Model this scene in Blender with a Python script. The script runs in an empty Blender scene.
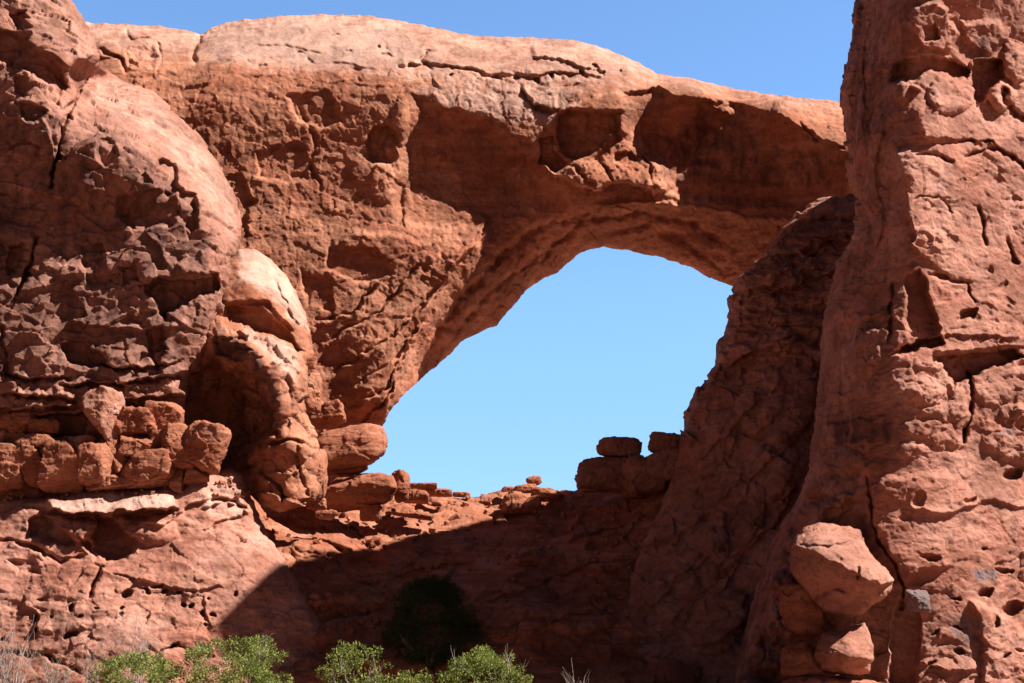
import bpy, math, random
import numpy as np
from mathutils import Vector, Matrix

C = bpy.context.scene.collection
R = math.radians
F = 1407.0                      # focal length in pixels of a 1024 wide frame
PITCH = math.atan(358.5 / F)    # the camera looks up at the arch
CT, ST = math.cos(PITCH), math.sin(PITCH)
GROUND = -1.6
SUN_AZ, SUN_EL = 77.0, 48.0     # sun: degrees to the right of straight behind the viewer, and above the horizon
f32 = np.float32

# ------------------------------------------------------------------ helpers: numbers
def ray(px, py):
    xc = (np.asarray(px, f32) - 512) / F
    yc = (341.5 - np.asarray(py, f32)) / F
    y = CT - yc * ST
    return np.stack([xc / y, np.ones_like(y), (ST + yc * CT) / y], -1)

def at(px, py, Y):
    return Vector([float(v) for v in ray(px, py) * Y])

def h3(ix, iy, iz, seed):
    h = ix.astype(np.uint32) * np.uint32(374761393) + iy.astype(np.uint32) * np.uint32(668265263) \
        + iz.astype(np.uint32) * np.uint32(2147483647) + np.uint32((seed * 1274126177) & 0xffffffff)
    h = (h ^ (h >> np.uint32(13))) * np.uint32(1274126177)
    h = (h ^ (h >> np.uint32(15))) * np.uint32(2246822519)
    return h ^ (h >> np.uint32(16))

def perlin(P, seed=0):
    i = np.floor(P); fr = (P - i).astype(f32); i = i.astype(np.int64)
    u = fr * fr * fr * (fr * (fr * 6 - 15) + 10)
    out = None
    for dx in (0, 1):
        wx = u[:, 0] if dx else 1 - u[:, 0]
        for dy in (0, 1):
            wy = u[:, 1] if dy else 1 - u[:, 1]
            for dz in (0, 1):
                wz = u[:, 2] if dz else 1 - u[:, 2]
                h = h3(i[:, 0] + dx, i[:, 1] + dy, i[:, 2] + dz, seed)
                gx = (h & np.uint32(255)).astype(f32) / 127.5 - 1
                gy = ((h >> np.uint32(8)) & np.uint32(255)).astype(f32) / 127.5 - 1
                gz = ((h >> np.uint32(16)) & np.uint32(255)).astype(f32) / 127.5 - 1
                v = (gx * (fr[:, 0] - dx) + gy * (fr[:, 1] - dy) + gz * (fr[:, 2] - dz)) * (wx * wy * wz)
                out = v if out is None else out + v
    return out * 1.3

def fbm(P, octs=4, seed=0, gain=.5, ridge=False):
    s = np.zeros(len(P), f32); a = 1.0; Q = P.astype(f32)
    for k in range(octs):
        n = perlin(Q, seed + k * 17)
        if ridge: n = .5 - np.abs(n) * 1.6
        s += a * n; a *= gain; Q = Q * 2.03 + 11.3
    return s

def facets(P, seed=0, tilt=1.0, step=.5):
    """broken rock: each Worley cell is a plane of its own tilt and height"""
    i = np.floor(P); fr = (P - i).astype(f32); i = i.astype(np.int64)
    best = np.full(len(P), 9, f32); val = np.zeros(len(P), f32)
    for dx in (-1, 0, 1):
        for dy in (-1, 0, 1):
            for dz in (-1, 0, 1):
                h = h3(i[:, 0] + dx, i[:, 1] + dy, i[:, 2] + dz, seed)
                jx = dx + (h & np.uint32(255)).astype(f32) / 255 - fr[:, 0]
                jy = dy + ((h >> np.uint32(8)) & np.uint32(255)).astype(f32) / 255 - fr[:, 1]
                jz = dz + ((h >> np.uint32(16)) & np.uint32(255)).astype(f32) / 255 - fr[:, 2]
                d = jx * jx + jy * jy + jz * jz
                m = d < best
                g = h * np.uint32(2654435761)
                g = g ^ (g >> np.uint32(15))
                ax = (g & np.uint32(255)).astype(f32) / 127.5 - 1
                az = ((g >> np.uint32(8)) & np.uint32(255)).astype(f32) / 127.5 - 1
                b = ((g >> np.uint32(16)) & np.uint32(255)).astype(f32) / 127.5 - 1
                v = tilt * (ax * jx + az * jz) + step * b
                val = np.where(m, v, val); best = np.where(m, d, best)
    return val

def sstep(x, a, b):
    t = np.clip((x - a) / (b - a), 0, 1)
    return t * t * (3 - 2 * t)

def seg_dist(X, Y, pts, closed=False):
    """distance to a polyline, signed side of the nearest piece (>0: left of travel as seen in the photo), nearest point, its vertex weight"""
    best = np.full(X.shape, 1e9, f32); side = np.zeros(X.shape, f32)
    nx = np.zeros(X.shape, f32); ny = np.zeros(X.shape, f32); tt = np.zeros(X.shape, f32)
    n = len(pts)
    for k in range(n if closed else n - 1):
        x0, y0 = pts[k][:2]; x1, y1 = pts[(k + 1) % n][:2]
        ex, ey = x1 - x0, y1 - y0
        L = ex * ex + ey * ey + 1e-9
        t = np.clip(((X - x0) * ex + (Y - y0) * ey) / L, 0, 1)
        qx, qy = x0 + t * ex, y0 + t * ey
        d = (X - qx) ** 2 + (Y - qy) ** 2
        m = d < best
        best = np.where(m, d, best)
        side = np.where(m, ey * (X - x0) - ex * (Y - y0), side)
        nx = np.where(m, qx, nx); ny = np.where(m, qy, ny); tt = np.where(m, k + t, tt)
    return np.sqrt(best), side, nx, ny, tt

def inside(X, Y, pts):
    c = np.zeros(X.shape, bool); n = len(pts)
    for k in range(n):
        x0, y0 = pts[k][:2]; x1, y1 = pts[(k + 1) % n][:2]
        if y0 == y1: continue
        c ^= ((y0 > Y) != (y1 > Y)) & (X < (x1 - x0) * (Y - y0) / (y1 - y0) + x0)
    return c

def smooth_poly(pts, it=1):
    for _ in range(it):
        q = []
        for k in range(len(pts)):
            a, b = pts[k], pts[(k + 1) % len(pts)]
            q.append(tuple(.78 * u + .22 * v for u, v in zip(a, b))); q.append(tuple(.22 * u + .78 * v for u, v in zip(a, b)))
        pts = q
    return pts

def tps(ctrl, X, Y):
    c = np.array(ctrl, np.float64); p = c[:, :2] / 100.0; n = len(c)
    def U(r2): return r2 * np.log(r2 + 1e-9)
    K = U(((p[:, None] - p[None]) ** 2).sum(-1)) + np.eye(n) * .004
    A = np.zeros((n + 3, n + 3)); A[:n, :n] = K; A[:n, n] = 1; A[:n, n + 1:] = p; A[n:, :n] = A[:n, n:].T
    w = np.linalg.solve(A, np.concatenate([c[:, 2], [0, 0, 0]]))
    x = X.astype(np.float64) / 100; y = Y.astype(np.float64) / 100
    out = w[n] + w[n + 1] * x + w[n + 2] * y
    for k in range(n): out += w[k] * U((x - p[k, 0]) ** 2 + (y - p[k, 1]) ** 2)
    return out.astype(f32)

# ------------------------------------------------------------------ helpers: objects
def tag(o, label=None, cat=None, group=None, kind=None):
    if label: o['label'] = label
    if cat: o['category'] = cat
    if group: o['group'] = group
    if kind: o['kind'] = kind
    return o

def mesh_obj(name, verts, faces, mat, parent=None, attrs=None, smooth=True, base=True):
    """faces: int array (n,4) (or n,3); the origin goes to the foot of the mesh"""
    verts = np.asarray(verts, f32); faces = np.asarray(faces, np.int32)
    org = np.zeros(3, f32)
    if base and parent is None:
        org = np.array([verts[:, 0].mean(), verts[:, 1].mean(), verts[:, 2].min()], f32)
        verts = verts - org
    me = bpy.data.meshes.new(name)
    k = faces.shape[1]
    me.vertices.add(len(verts)); me.vertices.foreach_set('co', verts.ravel())
    me.loops.add(faces.size); me.loops.foreach_set('vertex_index', faces.ravel())
    me.polygons.add(len(faces)); me.polygons.foreach_set('loop_start', np.arange(0, faces.size, k, dtype=np.int32))
    me.polygons.foreach_set('use_smooth', np.full(len(faces), smooth))
    for a, v in (attrs or {}).items():
        at_ = me.attributes.new(a, 'FLOAT', 'POINT'); at_.data.foreach_set('value', np.asarray(v, f32))
    me.update(calc_edges=True)
    me.materials.append(mat)
    o = bpy.data.objects.new(name, me); C.objects.link(o); o.location = org
    if parent: o.parent = parent
    return o

def empty(name, loc):
    o = bpy.data.objects.new(name, None); C.objects.link(o); o.location = loc
    o.empty_display_size = .3
    return o

# ------------------------------------------------------------------ materials
class NT:
    def __init__(s, m):
        m.use_nodes = True; s.t = m.node_tree; s.t.nodes.clear()
    def n(s, typ, **kw):
        nd = s.t.nodes.new(typ)
        for k, v in kw.items():
            if k.startswith('_'): setattr(nd, k[1:], v)
            else: nd.inputs[k.replace('__', ' ')].default_value = v
        return nd
    def l(s, a, b): s.t.links.new(a, b)
    def mix(s, fac, a, b, mode='MIX'):
        nd = s.t.nodes.new('ShaderNodeMix'); nd.data_type = 'RGBA'; nd.blend_type = mode
        for sock, v in ((nd.inputs[0], fac), (nd.inputs[6], a), (nd.inputs[7], b)):
            if isinstance(v, bpy.types.NodeSocket): s.l(v, sock)
            elif isinstance(v, tuple): sock.default_value = (*v, 1)
            else: sock.default_value = v
        return nd.outputs[2]
    def ramp(s, src, a, b, lo=0., hi=1.):
        nd = s.t.nodes.new('ShaderNodeMapRange'); nd.interpolation_type = 'SMOOTHSTEP'
        s.l(src, nd.inputs[0]); nd.inputs[1].default_value = a; nd.inputs[2].default_value = b
        nd.inputs[3].default_value = lo; nd.inputs[4].default_value = hi
        return nd.outputs[0]
    def noise(s, vec, scale, detail=5, rough=.6, dist=0.):
        nd = s.n('ShaderNodeTexNoise', Scale=scale, Detail=detail, Roughness=rough, Distortion=dist)
        s.l(vec, nd.inputs['Vector']); return nd.outputs['Fac']
    def scaled(s, vec, sc):
        nd = s.t.nodes.new('ShaderNodeMapping'); nd.inputs['Scale'].default_value = sc
        s.l(vec, nd.inputs['Vector']); return nd.outputs[0]
    def math(s, op, a, b):
        nd = s.t.nodes.new('ShaderNodeMath'); nd.operation = op
        for sock, v in zip(nd.inputs, (a, b)):
            if isinstance(v, bpy.types.NodeSocket): s.l(v, sock)
            else: sock.default_value = v
        return nd.outputs[0]

def sandstone(name, red=(.37, .135, .068), tan=(.50, .225, .122), pale=(.64, .42, .31), dark=(.125, .068, .055), bump=.5, fine=1.0, beds=1.0, k=.80):
    m = bpy.data.materials.new(name); t = NT(m)
    pos = t.n('ShaderNodeNewGeometry').outputs['Position']
    def attr(a): return t.n('ShaderNodeAttribute', _attribute_name=a).outputs['Fac']
    big = t.noise(t.scaled(pos, (1, 1, 1.6)), .16, 6, .62, .4)
    col = t.mix(t.ramp(big, .36, .66), red, tan)
    bed = t.noise(t.scaled(pos, (.12, .12, 1.0)), 1.3, 7, .7, .25)          # beds of paler and browner sand
    col = t.mix(t.ramp(bed, .46, .64, 0, .45 * beds), col, (.56, .29, .175))
    col = t.mix(t.ramp(bed, .52, .36, 0, .40 * beds), col, (.25, .085, .045))
    speck = t.noise(pos, 2.6, 8, .75)
    col = t.mix(t.ramp(speck, .49, .66, 0, .65), col, (.215, .085, .055))    # small stains
    col = t.mix(t.ramp(speck, .46, .30, 0, .40), col, (.60, .33, .21))
    pn = t.math('ADD', attr('pale'), t.math('MULTIPLY', t.math('SUBTRACT', t.noise(pos, .9, 7, .7), .5), 1.3))
    col = t.mix(t.ramp(pn, .25, .95, 0, .9), col, pale)
    streak = t.noise(t.scaled(pos, (1.1, 1.1, .10)), 1.0, 6, .65, .3)
    vn = t.math('ADD', attr('varnish_and_shade'), t.math('MULTIPLY', t.math('SUBTRACT', streak, .5), 1.5))  # desert varnish, plus shade painted into some of the rocks
    vn = t.math('ADD', vn, t.math('MULTIPLY', t.math('SUBTRACT', t.noise(pos, 1.1, 8, .7), .5), 1.1))
    col = t.mix(t.ramp(vn, .30, .95, 0, .88), col, dark)
    gn = t.math('ADD', attr('grey'), t.math('MULTIPLY', t.math('SUBTRACT', t.noise(pos, 2.2, 8, .75), .5), 1.2))
    col = t.mix(t.ramp(gn, .45, .75, 0, .8), col, (.22, .19, .19))
    b1 = t.noise(t.scaled(pos, (1, 1, 1.5)), 2.6, 11, .74, .3)
    b2 = t.noise(t.scaled(pos, (.5, .5, 2.2)), 5.0 * fine, 8, .7)
    hgt = t.math('ADD', b1, t.math('MULTIPLY', b2, beds * .35))
    bp = t.n('ShaderNodeBump', Strength=bump, Distance=.3); t.l(hgt, bp.inputs['Height'])
    tone = t.ramp(attr('tone'), -1., 1., .80, 1.22)
    tn = t.n('ShaderNodeCombineColor')
    for i, q in enumerate((k * 1.02, k * .95, k * 1.02)): t.l(t.math('MULTIPLY', tone, q), tn.inputs[i])
    col = t.mix(1., col, tn.outputs[0], 'MULTIPLY')
    bs = t.n('ShaderNodeBsdfPrincipled', Roughness=.93)
    bs.inputs['Specular IOR Level'].default_value = .12
    t.l(col, bs.inputs['Base Color']); t.l(bp.outputs[0], bs.inputs['Normal'])
    o = t.n('ShaderNodeOutputMaterial'); t.l(bs.outputs[0], o.inputs[0])
    return m

def simple(name, c1, c2, scale=8., rough=.85, trans=0.):
    m = bpy.data.materials.new(name); t = NT(m)
    pos = t.n('ShaderNodeNewGeometry').outputs['Position']
    col = t.mix(t.ramp(t.noise(pos, scale, 4, .6), .35, .65), c1, c2)
    bs = t.n('ShaderNodeBsdfPrincipled', Roughness=rough)
    bs.inputs['Specular IOR Level'].default_value = .2
    t.l(col, bs.inputs['Base Color'])
    out = bs.outputs[0]
    if trans:
        tr = t.n('ShaderNodeBsdfTranslucent'); t.l(col, tr.inputs[0])
        mx = t.n('ShaderNodeMixShader', Fac=trans); t.l(out, mx.inputs[1]); t.l(tr.outputs[0], mx.inputs[2]); out = mx.outputs[0]
    o = t.n('ShaderNodeOutputMaterial'); t.l(out, o.inputs[0])
    return m

ROCK = sandstone('sandstone')
ROCK_RED = sandstone('red_sandstone', red=(.36, .125, .062), tan=(.46, .19, .10))
ROCK_BROWN = sandstone('brown_sandstone', red=(.34, .16, .105), tan=(.46, .235, .16), beds=.6)
ROCK_PINK = sandstone('pink_sandstone', red=(.42, .178, .112), tan=(.555, .29, .20), beds=.45)

# ------------------------------------------------------------------ rock masses
def blur(a, r):
    for ax in (0, 1):
        pad = [(0, 0), (0, 0)]; pad[ax] = (r + 1, r)
        c = np.cumsum(np.pad(a.astype(np.float64), pad, mode='edge'), axis=ax)
        n = a.shape[ax]
        c = np.take(c, np.arange(2 * r + 1, 2 * r + 1 + n), axis=ax) - np.take(c, np.arange(0, n), axis=ax)
        a = (c / (2 * r + 1)).astype(f32)
    return a

class Mass:
    """A body of rock: a traced front outline at its own distance, a modelled front with real relief, and a rounded back."""
    def __init__(s, name, outline, ctrl, back=12., rpx=10., seed=1, res=1.0):
        s.name, s.seed, s.back = name, seed, back
        s.outline = outline
        xs = [p[0] for p in outline]; ys = [p[1] for p in outline]
        def axis(lo, hi, a, b):
            inner = np.arange(max(lo - 2, a), min(hi + 2, b) + .1, res)
            pre = np.arange(a, lo - 8, -6.)[1:][::-1] if lo < a else []
            post = np.arange(b, hi + 8, 6.)[1:] if hi > b else []
            return np.concatenate([pre, inner, post]).astype(f32)
        s.ax = axis(min(xs), max(xs), -12, 1036); s.ay = axis(min(ys), max(ys), -12, 695)
        s.X, s.Yp = np.meshgrid(s.ax, s.ay)
        Q = np.stack([s.X.ravel(), s.Yp.ravel(), np.zeros(s.X.size)], -1).astype(f32)
        ox = (perlin(Q / 11, seed + 81) * 1.3 + perlin(Q / 4.3, seed + 82) * .7).reshape(s.X.shape)
        oy = (perlin(Q / 11, seed + 83) * 1.3 + perlin(Q / 4.3, seed + 84) * .7).reshape(s.X.shape)
        d, _, nx, ny, tt = seg_dist(s.X + ox, s.Yp + oy, outline, True)
        ins = inside(s.X + ox, s.Yp + oy, outline); nx = nx - ox; ny = ny - oy
        s.d = np.where(ins, d, -d)
        rm = np.array([p[2] if len(p) > 2 else 2.5 for p in outline] + [outline[0][2] if len(outline[0]) > 2 else 2.5])
        s.rm = np.interp(tt, np.arange(len(rm)), rm).astype(f32)
        step = np.maximum(np.gradient(s.ax)[None, :], np.gradient(s.ay)[:, None])
        s.keep = (s.d > -1.45 * step)
        out = s.keep & (s.d < 0)
        s.GX = np.where(out, nx, s.X); s.GY = np.where(out, ny, s.Yp)
        s.Y = tps(ctrl, s.GX, s.GY)
        q = np.clip(s.d / rpx, 0, 1)
        s.Y0 = s.Y.copy()
        s.Y += s.rm * (1 - np.sqrt(np.clip(1 - (1 - q) ** 2, 0, 1)))
        # features follow slightly wandering lines
        P = np.stack([s.GX.ravel() / 16, s.GY.ravel() / 16, np.zeros(s.GX.size)], -1)
        P2 = P * 3.1
        s.WX = s.GX + (perlin(P, seed + 91) * 4 + perlin(P2, seed + 92) * 1.6).reshape(s.GX.shape)
        s.WY = s.GY + (perlin(P, seed + 93) * 4 + perlin(P2, seed + 94) * 1.6).reshape(s.GX.shape)
        s.at = {k: np.zeros(s.GX.shape, f32) for k in ('varnish_and_shade', 'pale', 'grey')}
        s.rough = np.ones(s.GX.shape, f32)
    def win(s, pts, mg):
        xs = [p[0] for p in pts]; ys = [p[1] for p in pts]
        a, b = np.searchsorted(s.ax, [min(xs) - mg, max(xs) + mg]); c, d = np.searchsorted(s.ay, [min(ys) - mg, max(ys) + mg])
        return (slice(c, d), slice(a, b))
    def crack(s, pts, w=2.5, dep=1., taper=True):
        W = s.win(pts, w * 3 + 8)
        if s.WX[W].size == 0: return s
        d, _, _, _, t = seg_dist(s.WX[W], s.WY[W], pts)
        q = np.stack([s.GX[W].ravel() / 9, s.GY[W].ravel() / 9, np.full(s.GX[W].size, 7.7)], -1)
        vary = np.clip(.85 + 1.1 * perlin(q, s.seed + 55).reshape(d.shape), .42, 1.4)
        k = np.exp(-(d / (w * .8 * np.sqrt(vary))) ** 2) * np.minimum(vary, 1.1)
        if taper: k = k * np.clip(.35 + 2.2 * np.sin(np.pi * np.clip(t / (len(pts) - 1), .02, .98)), 0, 1)
        s.Y[W] += dep * k; return s
    def lip(s, pts, h=1., fall=30., sharp=1.6, left=True):
        """the rock on one side of the line stands out by h right at the line and eases back away from it"""
        W = s.win(pts, fall * 3)
        if s.WX[W].size == 0: return s
        d, sd, _, _, t = seg_dist(s.WX[W], s.WY[W], pts)
        if not left: sd = -sd
        n = len(pts) - 1
        ends = sstep(t, 0., .35) * sstep(n - t, 0., .35)
        sg = np.where(sd > 0, d, -d)
        s.Y[W] -= h * sstep(sg, -sharp * .5, sharp) * np.exp(-np.clip(d, 0, None) / fall) * ends; return s
    def poly(s, pts, h=-1., edge=3., rough=None, tx=0., ty=0.):
        W = s.win(pts, edge + 10)
        if s.WX[W].size == 0: return s
        d, *_ = seg_dist(s.WX[W], s.WY[W], pts, True)
        i = inside(s.WX[W], s.WY[W], pts); d = np.where(i, d, -d)
        k = sstep(d, -edge * .4, edge)
        cx = sum(p[0] for p in pts) / len(pts); cy = sum(p[1] for p in pts) / len(pts)
        s.Y[W] -= k * (h + tx * (s.GX[W] - cx) / 10 + ty * (s.GY[W] - cy) / 10)
        if rough is not None: s.rough[W] = s.rough[W] * (1 - k) + rough * k
        return s
    def bump(s, cx, cy, rx, ry, h=1., rot=0., p=2.):
        m = max(rx, ry) + 8; W = s.win([(cx - m, cy - m), (cx + m, cy + m)], 0)
        if s.WX[W].size == 0: return s
        c_, s_ = math.cos(R(rot)), math.sin(R(rot))
        x, y = s.WX[W] - cx, s.WY[W] - cy
        u, v = (x * c_ + y * s_) / rx, (-x * s_ + y * c_) / ry
        r = (np.abs(u) ** p + np.abs(v) ** p) ** (1 / p)
        s.Y[W] -= h * np.sqrt(np.clip(1 - r * r, 0, 1)); return s
    def hole(s, *hs):
        for cx, cy, rx, ry, dep in hs: s.bump(cx, cy, rx * .9, ry * .8, -dep * .75, (cx * 7 + cy * 13) % 60 - 30)
        return s
    def paint(s, key, pts, v=1., edge=8.):
        W = s.win(pts, edge + 12)
        if s.WX[W].size == 0: return s
        d, *_ = seg_dist(s.WX[W], s.WY[W], pts, True)
        d = np.where(inside(s.WX[W], s.WY[W], pts), d, -d)
        k = sstep(d, -edge, edge)
        s.at[key][W] = s.at[key][W] * (1 - k) + v * k; return s
    def blob(s, key, cx, cy, rx, ry, v=1.):
        m = max(rx, ry) * 1.5; W = s.win([(cx - m, cy - m), (cx + m, cy + m)], 0)
        if s.WX[W].size == 0: return s
        r = np.hypot((s.WX[W] - cx) / rx, (s.WY[W] - cy) / ry)
        s.at[key][W] = np.maximum(s.at[key][W], v * sstep(r, 1.35, .5)); return s
    def build(s, mat, noise, cap=None):
        keep = s.keep
        idx = np.full(keep.shape, -1, np.int64); idx[keep] = np.arange(keep.sum())
        P = ray(s.GX, s.GY) * s.Y[..., None]
        # the weathering is read on a softened copy of the relief, so that it runs on across ledges and joints
        YS = blur(blur(s.Y - .7 * (s.Y - s.Y0), 3), 3)
        PS = ray(s.X, s.Yp) * YS[..., None]
        du = np.gradient(PS, axis=1); dv = np.gradient(PS, axis=0)
        N = np.cross(du, dv); N /= np.linalg.norm(N, axis=-1, keepdims=True) + 1e-9
        N = np.where((N[..., 1:2] > 0), -N, N)
        p = P[keep].astype(f32); nn = N[keep].astype(f32)
        disp = noise(PS[keep].astype(f32), s.seed) * s.rough[keep]
        nn2 = nn * .6 + np.array([0, -.4, 0], f32)
        p = p + nn2 * disp[:, None]
        q = keep[:-1, :-1] & keep[1:, :-1] & keep[:-1, 1:] & keep[1:, 1:]
        a = idx[:-1, :-1][q]; b = idx[1:, :-1][q]; c = idx[1:, 1:][q]; d_ = idx[:-1, 1:][q]
        faces = np.stack([a, b, c, d_], -1)
        # the back of the rock, every fourth grid line
        st = 4
        kb = np.zeros_like(keep); kb[::st, ::st] = keep[::st, ::st] & (s.d[::st, ::st] > .4)
        sub = (slice(None, None, st), slice(None, None, st))
        kk = kb[sub]; ib = np.full(kk.shape, -1, np.int64); ib[kk] = np.arange(kk.sum()) + len(p)
        dd = s.d[sub][kk]
        yb = s.Y0[sub][kk] + s.rm[sub][kk] * .8 + .4 + s.back * np.sqrt(np.clip(1 - (1 - np.clip(dd / 110, 0, 1)) ** 2, 0, 1))
        pb = (ray(s.GX[sub][kk], s.GY[sub][kk]) * yb[:, None]).astype(f32)
        pb[:, 1] += fbm(pb / 6., 3, s.seed + 5) * np.clip(dd / 20, 0, 1) * 1.5
        q = kk[:-1, :-1] & kk[1:, :-1] & kk[:-1, 1:] & kk[1:, 1:]
        fb = np.stack([ib[:-1, :-1][q], ib[:-1, 1:][q], ib[1:, 1:][q], ib[1:, :-1][q]], -1)
        if cap: p = cap(p); pb = cap(pb)
        verts = np.concatenate([p, pb]); faces = np.concatenate([faces, fb])
        w = warped(PS[keep].astype(f32), .4, 2., s.seed)
        s.at['tone'] = np.zeros(keep.shape, f32)
        s.at['tone'][keep] = facets(w / 2.6, s.seed + 3, 0, .6) + facets(w / .9, s.seed + 7, 0, .5)
        attrs = {k: np.concatenate([v[keep], np.zeros(len(pb), f32)]) for k, v in s.at.items()}
        return mesh_obj(s.name, verts, faces, mat, attrs=attrs)

def aniso(p, sx, sy, sz): return p * np.array([sx, sy, sz], f32)
def warped(p, amp, lam, seed):
    w = np.stack([perlin(p / lam, seed), perlin(p / lam + 31.7, seed + 1), perlin(p / lam - 17.1, seed + 2)], -1)
    return p + amp * w

def noise_cliff(p, seed):           # broken, chipped faces
    w = warped(p, .35, 2.5, seed)
    return (fbm(p / 7., 3, seed) * .55 + facets(aniso(w, 1 / 3.2, 1 / 3.2, 1 / 2.2), seed + 3, .55, .22)
            + facets(aniso(w, 1 / 1.15, 1 / 1.15, 1 / .8), seed + 7, .22, .10) + fbm(p / 1.3, 4, seed + 9) * .16)
def noise_wall(p, seed):            # the fin's wall: small chips
    w = warped(p, .28, 2., seed)
    return (fbm(p / 9., 3, seed) * .3 + facets(aniso(w, 1 / 2.6, 1 / 2.6, 1 / 2.2), seed + 3, .13, .09)
            + facets(aniso(w, 1 / .9, 1 / .9, 1 / 1.), seed + 7, .09, .05) + facets(aniso(w, 1 / .42, 1 / .42, 1 / .5), seed + 8, .05, .03)
            + fbm(p / 1.1, 4, seed + 9, .6) * .075)
def noise_smooth(p, seed):          # weathered slickrock with beds
    w = warped(p, .7, 3., seed)
    return (fbm(p / 7., 3, seed) * .5 + fbm(aniso(w, .3, .3, 1.1), 4, seed + 4) * .15
            + facets(aniso(w, 1 / 2.4, 1 / 2.4, 1 / 1.4), seed + 7, .14, .08) + facets(p / .7, seed + 8, .06, .03) + fbm(p / 1.2, 4, seed + 9) * .12)
def noise_tower(p, seed):
    w = warped(p, .4, 1.6, seed)
    patch = .35 + .65 * sstep(perlin(p / 5. + 3.3, seed + 77), -.15, .3)     # some of the face is smooth, some broken
    return (fbm(p / 8., 3, seed) * .35 + facets(aniso(w, 1 / 2.4, 1 / 2.4, 1 / 1.6), seed + 3, .15, .10) * patch
            + facets(aniso(w, 1 / .85, 1 / .85, 1 / .55), seed + 7, .10, .05) * patch + fbm(aniso(w, .5, .5, 1.), 4, seed + 9, .6) * .10
            + fbm(p / .5, 3, seed + 12, .6) * .03)

# ================================================================== the arch
A = Mass('natural_arch', [
    (40, 16, 5), (70, 19, 5), (90, 22.5, 5), (120, 24, 5), (160, 26, 5), (190, 31, 3), (202, 35.5, 1.5), (213, 27, 4), (235, 21, 6), (275, 16, 6), (320, 14, 6), (345, 14, 6), (375, 15.5, 6),
    (395, 20, 6), (420, 25, 6), (445, 29.5, 6), (465, 34, 6), (480, 36, 6), (530, 37, 6), (570, 39, 6), (595, 45, 6), (620, 55, 6), (640, 63.5, 5), (655, 74, 3), (690, 78, 5), (735, 89, 5),
    (780, 96, 5), (812, 99, 5), (838, 103, 5), (900, 112, 4), (905, 330, 1), (800, 312, .6), (735, 287, .6), (710, 278, .6), (690, 267, .6), (665, 258, .6), (640, 254, .6), (620, 249, .6), (603, 248, .6), (586, 250, .6),
    (576, 256, .6), (566, 266, .6), (558, 273, .6), (545, 278, .6), (530, 288, .6), (515, 303, .6), (504, 317, .6), (496, 326, .6), (480, 332, .6), (460, 343, .6), (450, 354, .6), (440, 363, .6),
    (425, 376, .6), (405, 393, .6), (394, 406, .8), (381, 428, 1), (372, 442, 1), (350, 500, 1), (200, 500, 1), (60, 400, 1), (40, 200, 1)],
    [(60, 20, 127), (130, 25, 126.5), (200, 40, 127), (275, 16, 128), (400, 22, 128), (480, 37, 128), (570, 40, 128), (640, 65, 128), (740, 91, 129), (840, 105, 129), (900, 115, 130),
     (110, 50, 123.5), (275, 45, 124.4), (400, 52, 124.4), (500, 60, 124.9), (580, 65, 125),
     (130, 80, 120.6), (220, 75, 120.8), (300, 84, 121.0), (400, 90, 121), (480, 105, 120.9), (540, 125, 121.3), (620, 88, 122.4), (700, 98, 122.7), (780, 113, 122.5), (840, 135, 122.5), (650, 130, 124.2), (700, 130, 124.1), (760, 142, 123.9), (810, 165, 123.8),
     (180, 150, 119.2), (250, 150, 119.8), (200, 300, 117.8), (250, 250, 118.6), (330, 150, 120.5), (330, 250, 119.3), (380, 180, 120.8), (380, 300, 119.0), (340, 380, 117.5), (330, 430, 116.6),
     (385, 420, 118.5), (405, 360, 119.1), (425, 320, 119.7), (455, 265, 120.5), (480, 235, 121.2),
     (450, 160, 122.0), (440, 200, 121.8), (470, 212, 122.1), (418, 214, 121.0), (455, 236, 121.2), (520, 190, 122.7), (600, 205, 123.4), (700, 170, 124.8), (800, 190, 124.6), (860, 220, 125),
     (380, 430, 121), (430, 370, 125), (480, 330, 127), (515, 303, 128), (565, 265, 129), (620, 249, 129.5), (690, 266, 130), (735, 286, 130.5), (800, 310, 131), (900, 330, 131)],
    back=9, rpx=13, seed=11)
A.rough[:] = np.where(A.GY < 72, .34, 1.0)
A.rough[:] = np.where((A.GX > 600) & (A.GY < 100), .34, A.rough); A.rough = blur(A.rough, 6)
A.at['varnish_and_shade'] += .16 * (A.GY > 78)
# beds and knobs along the pale crest
A.crack([(202, 35), (197, 44), (193, 54), (196, 62)], 4, 1.6).crack([(205, 36), (225, 30), (240, 28)], 2.5, .5)
A.crack([(400, 68), (420, 66), (440, 67), (470, 71), (495, 76), (520, 78), (545, 77), (570, 75), (600, 79)], 2, .45, False)
A.lip([(398, 66), (420, 64), (440, 65), (470, 69), (495, 74), (520, 75), (545, 75), (570, 73), (602, 77)], .4, 22)
A.lip([(530, 58), (550, 58), (565, 63), (590, 68), (605, 74)], .7, 14)
A.crack([(430, 52), (420, 60), (432, 70)], 2.5, .8)
A.hole((451, 76, 3, 2.2, 1.2), (537, 79, 3.5, 3, 1.3), (552, 79, 3, 3, 1.3), (580, 73, 3, 4, 1.3), (603, 73, 3, 2.5, 1.2), (380, 46, 2, 2, .8), (620, 72, 2, 2.5, .8), (595, 67, 5, 3, 1.1), (497, 78, 6, 2.5, .8), (516, 80, 5, 3, .9))
A.crack([(521, 92), (526, 100), (535, 107), (545, 109.5), (557, 110)], 3, 1.1, False)
A.lip([(519, 90), (525, 99), (534, 105.5), (545, 108), (558, 108.5)], .6, 12)
A.lip([(240, 48), (260, 43), (290, 46), (330, 56)], .22, 18).lip([(215, 58), (240, 62)], .25, 12).lip([(330, 62), (350, 64), (385, 72)], .25, 16)
A.lip([(225, 33), (250, 29), (275, 28)], .25, 14)
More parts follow.
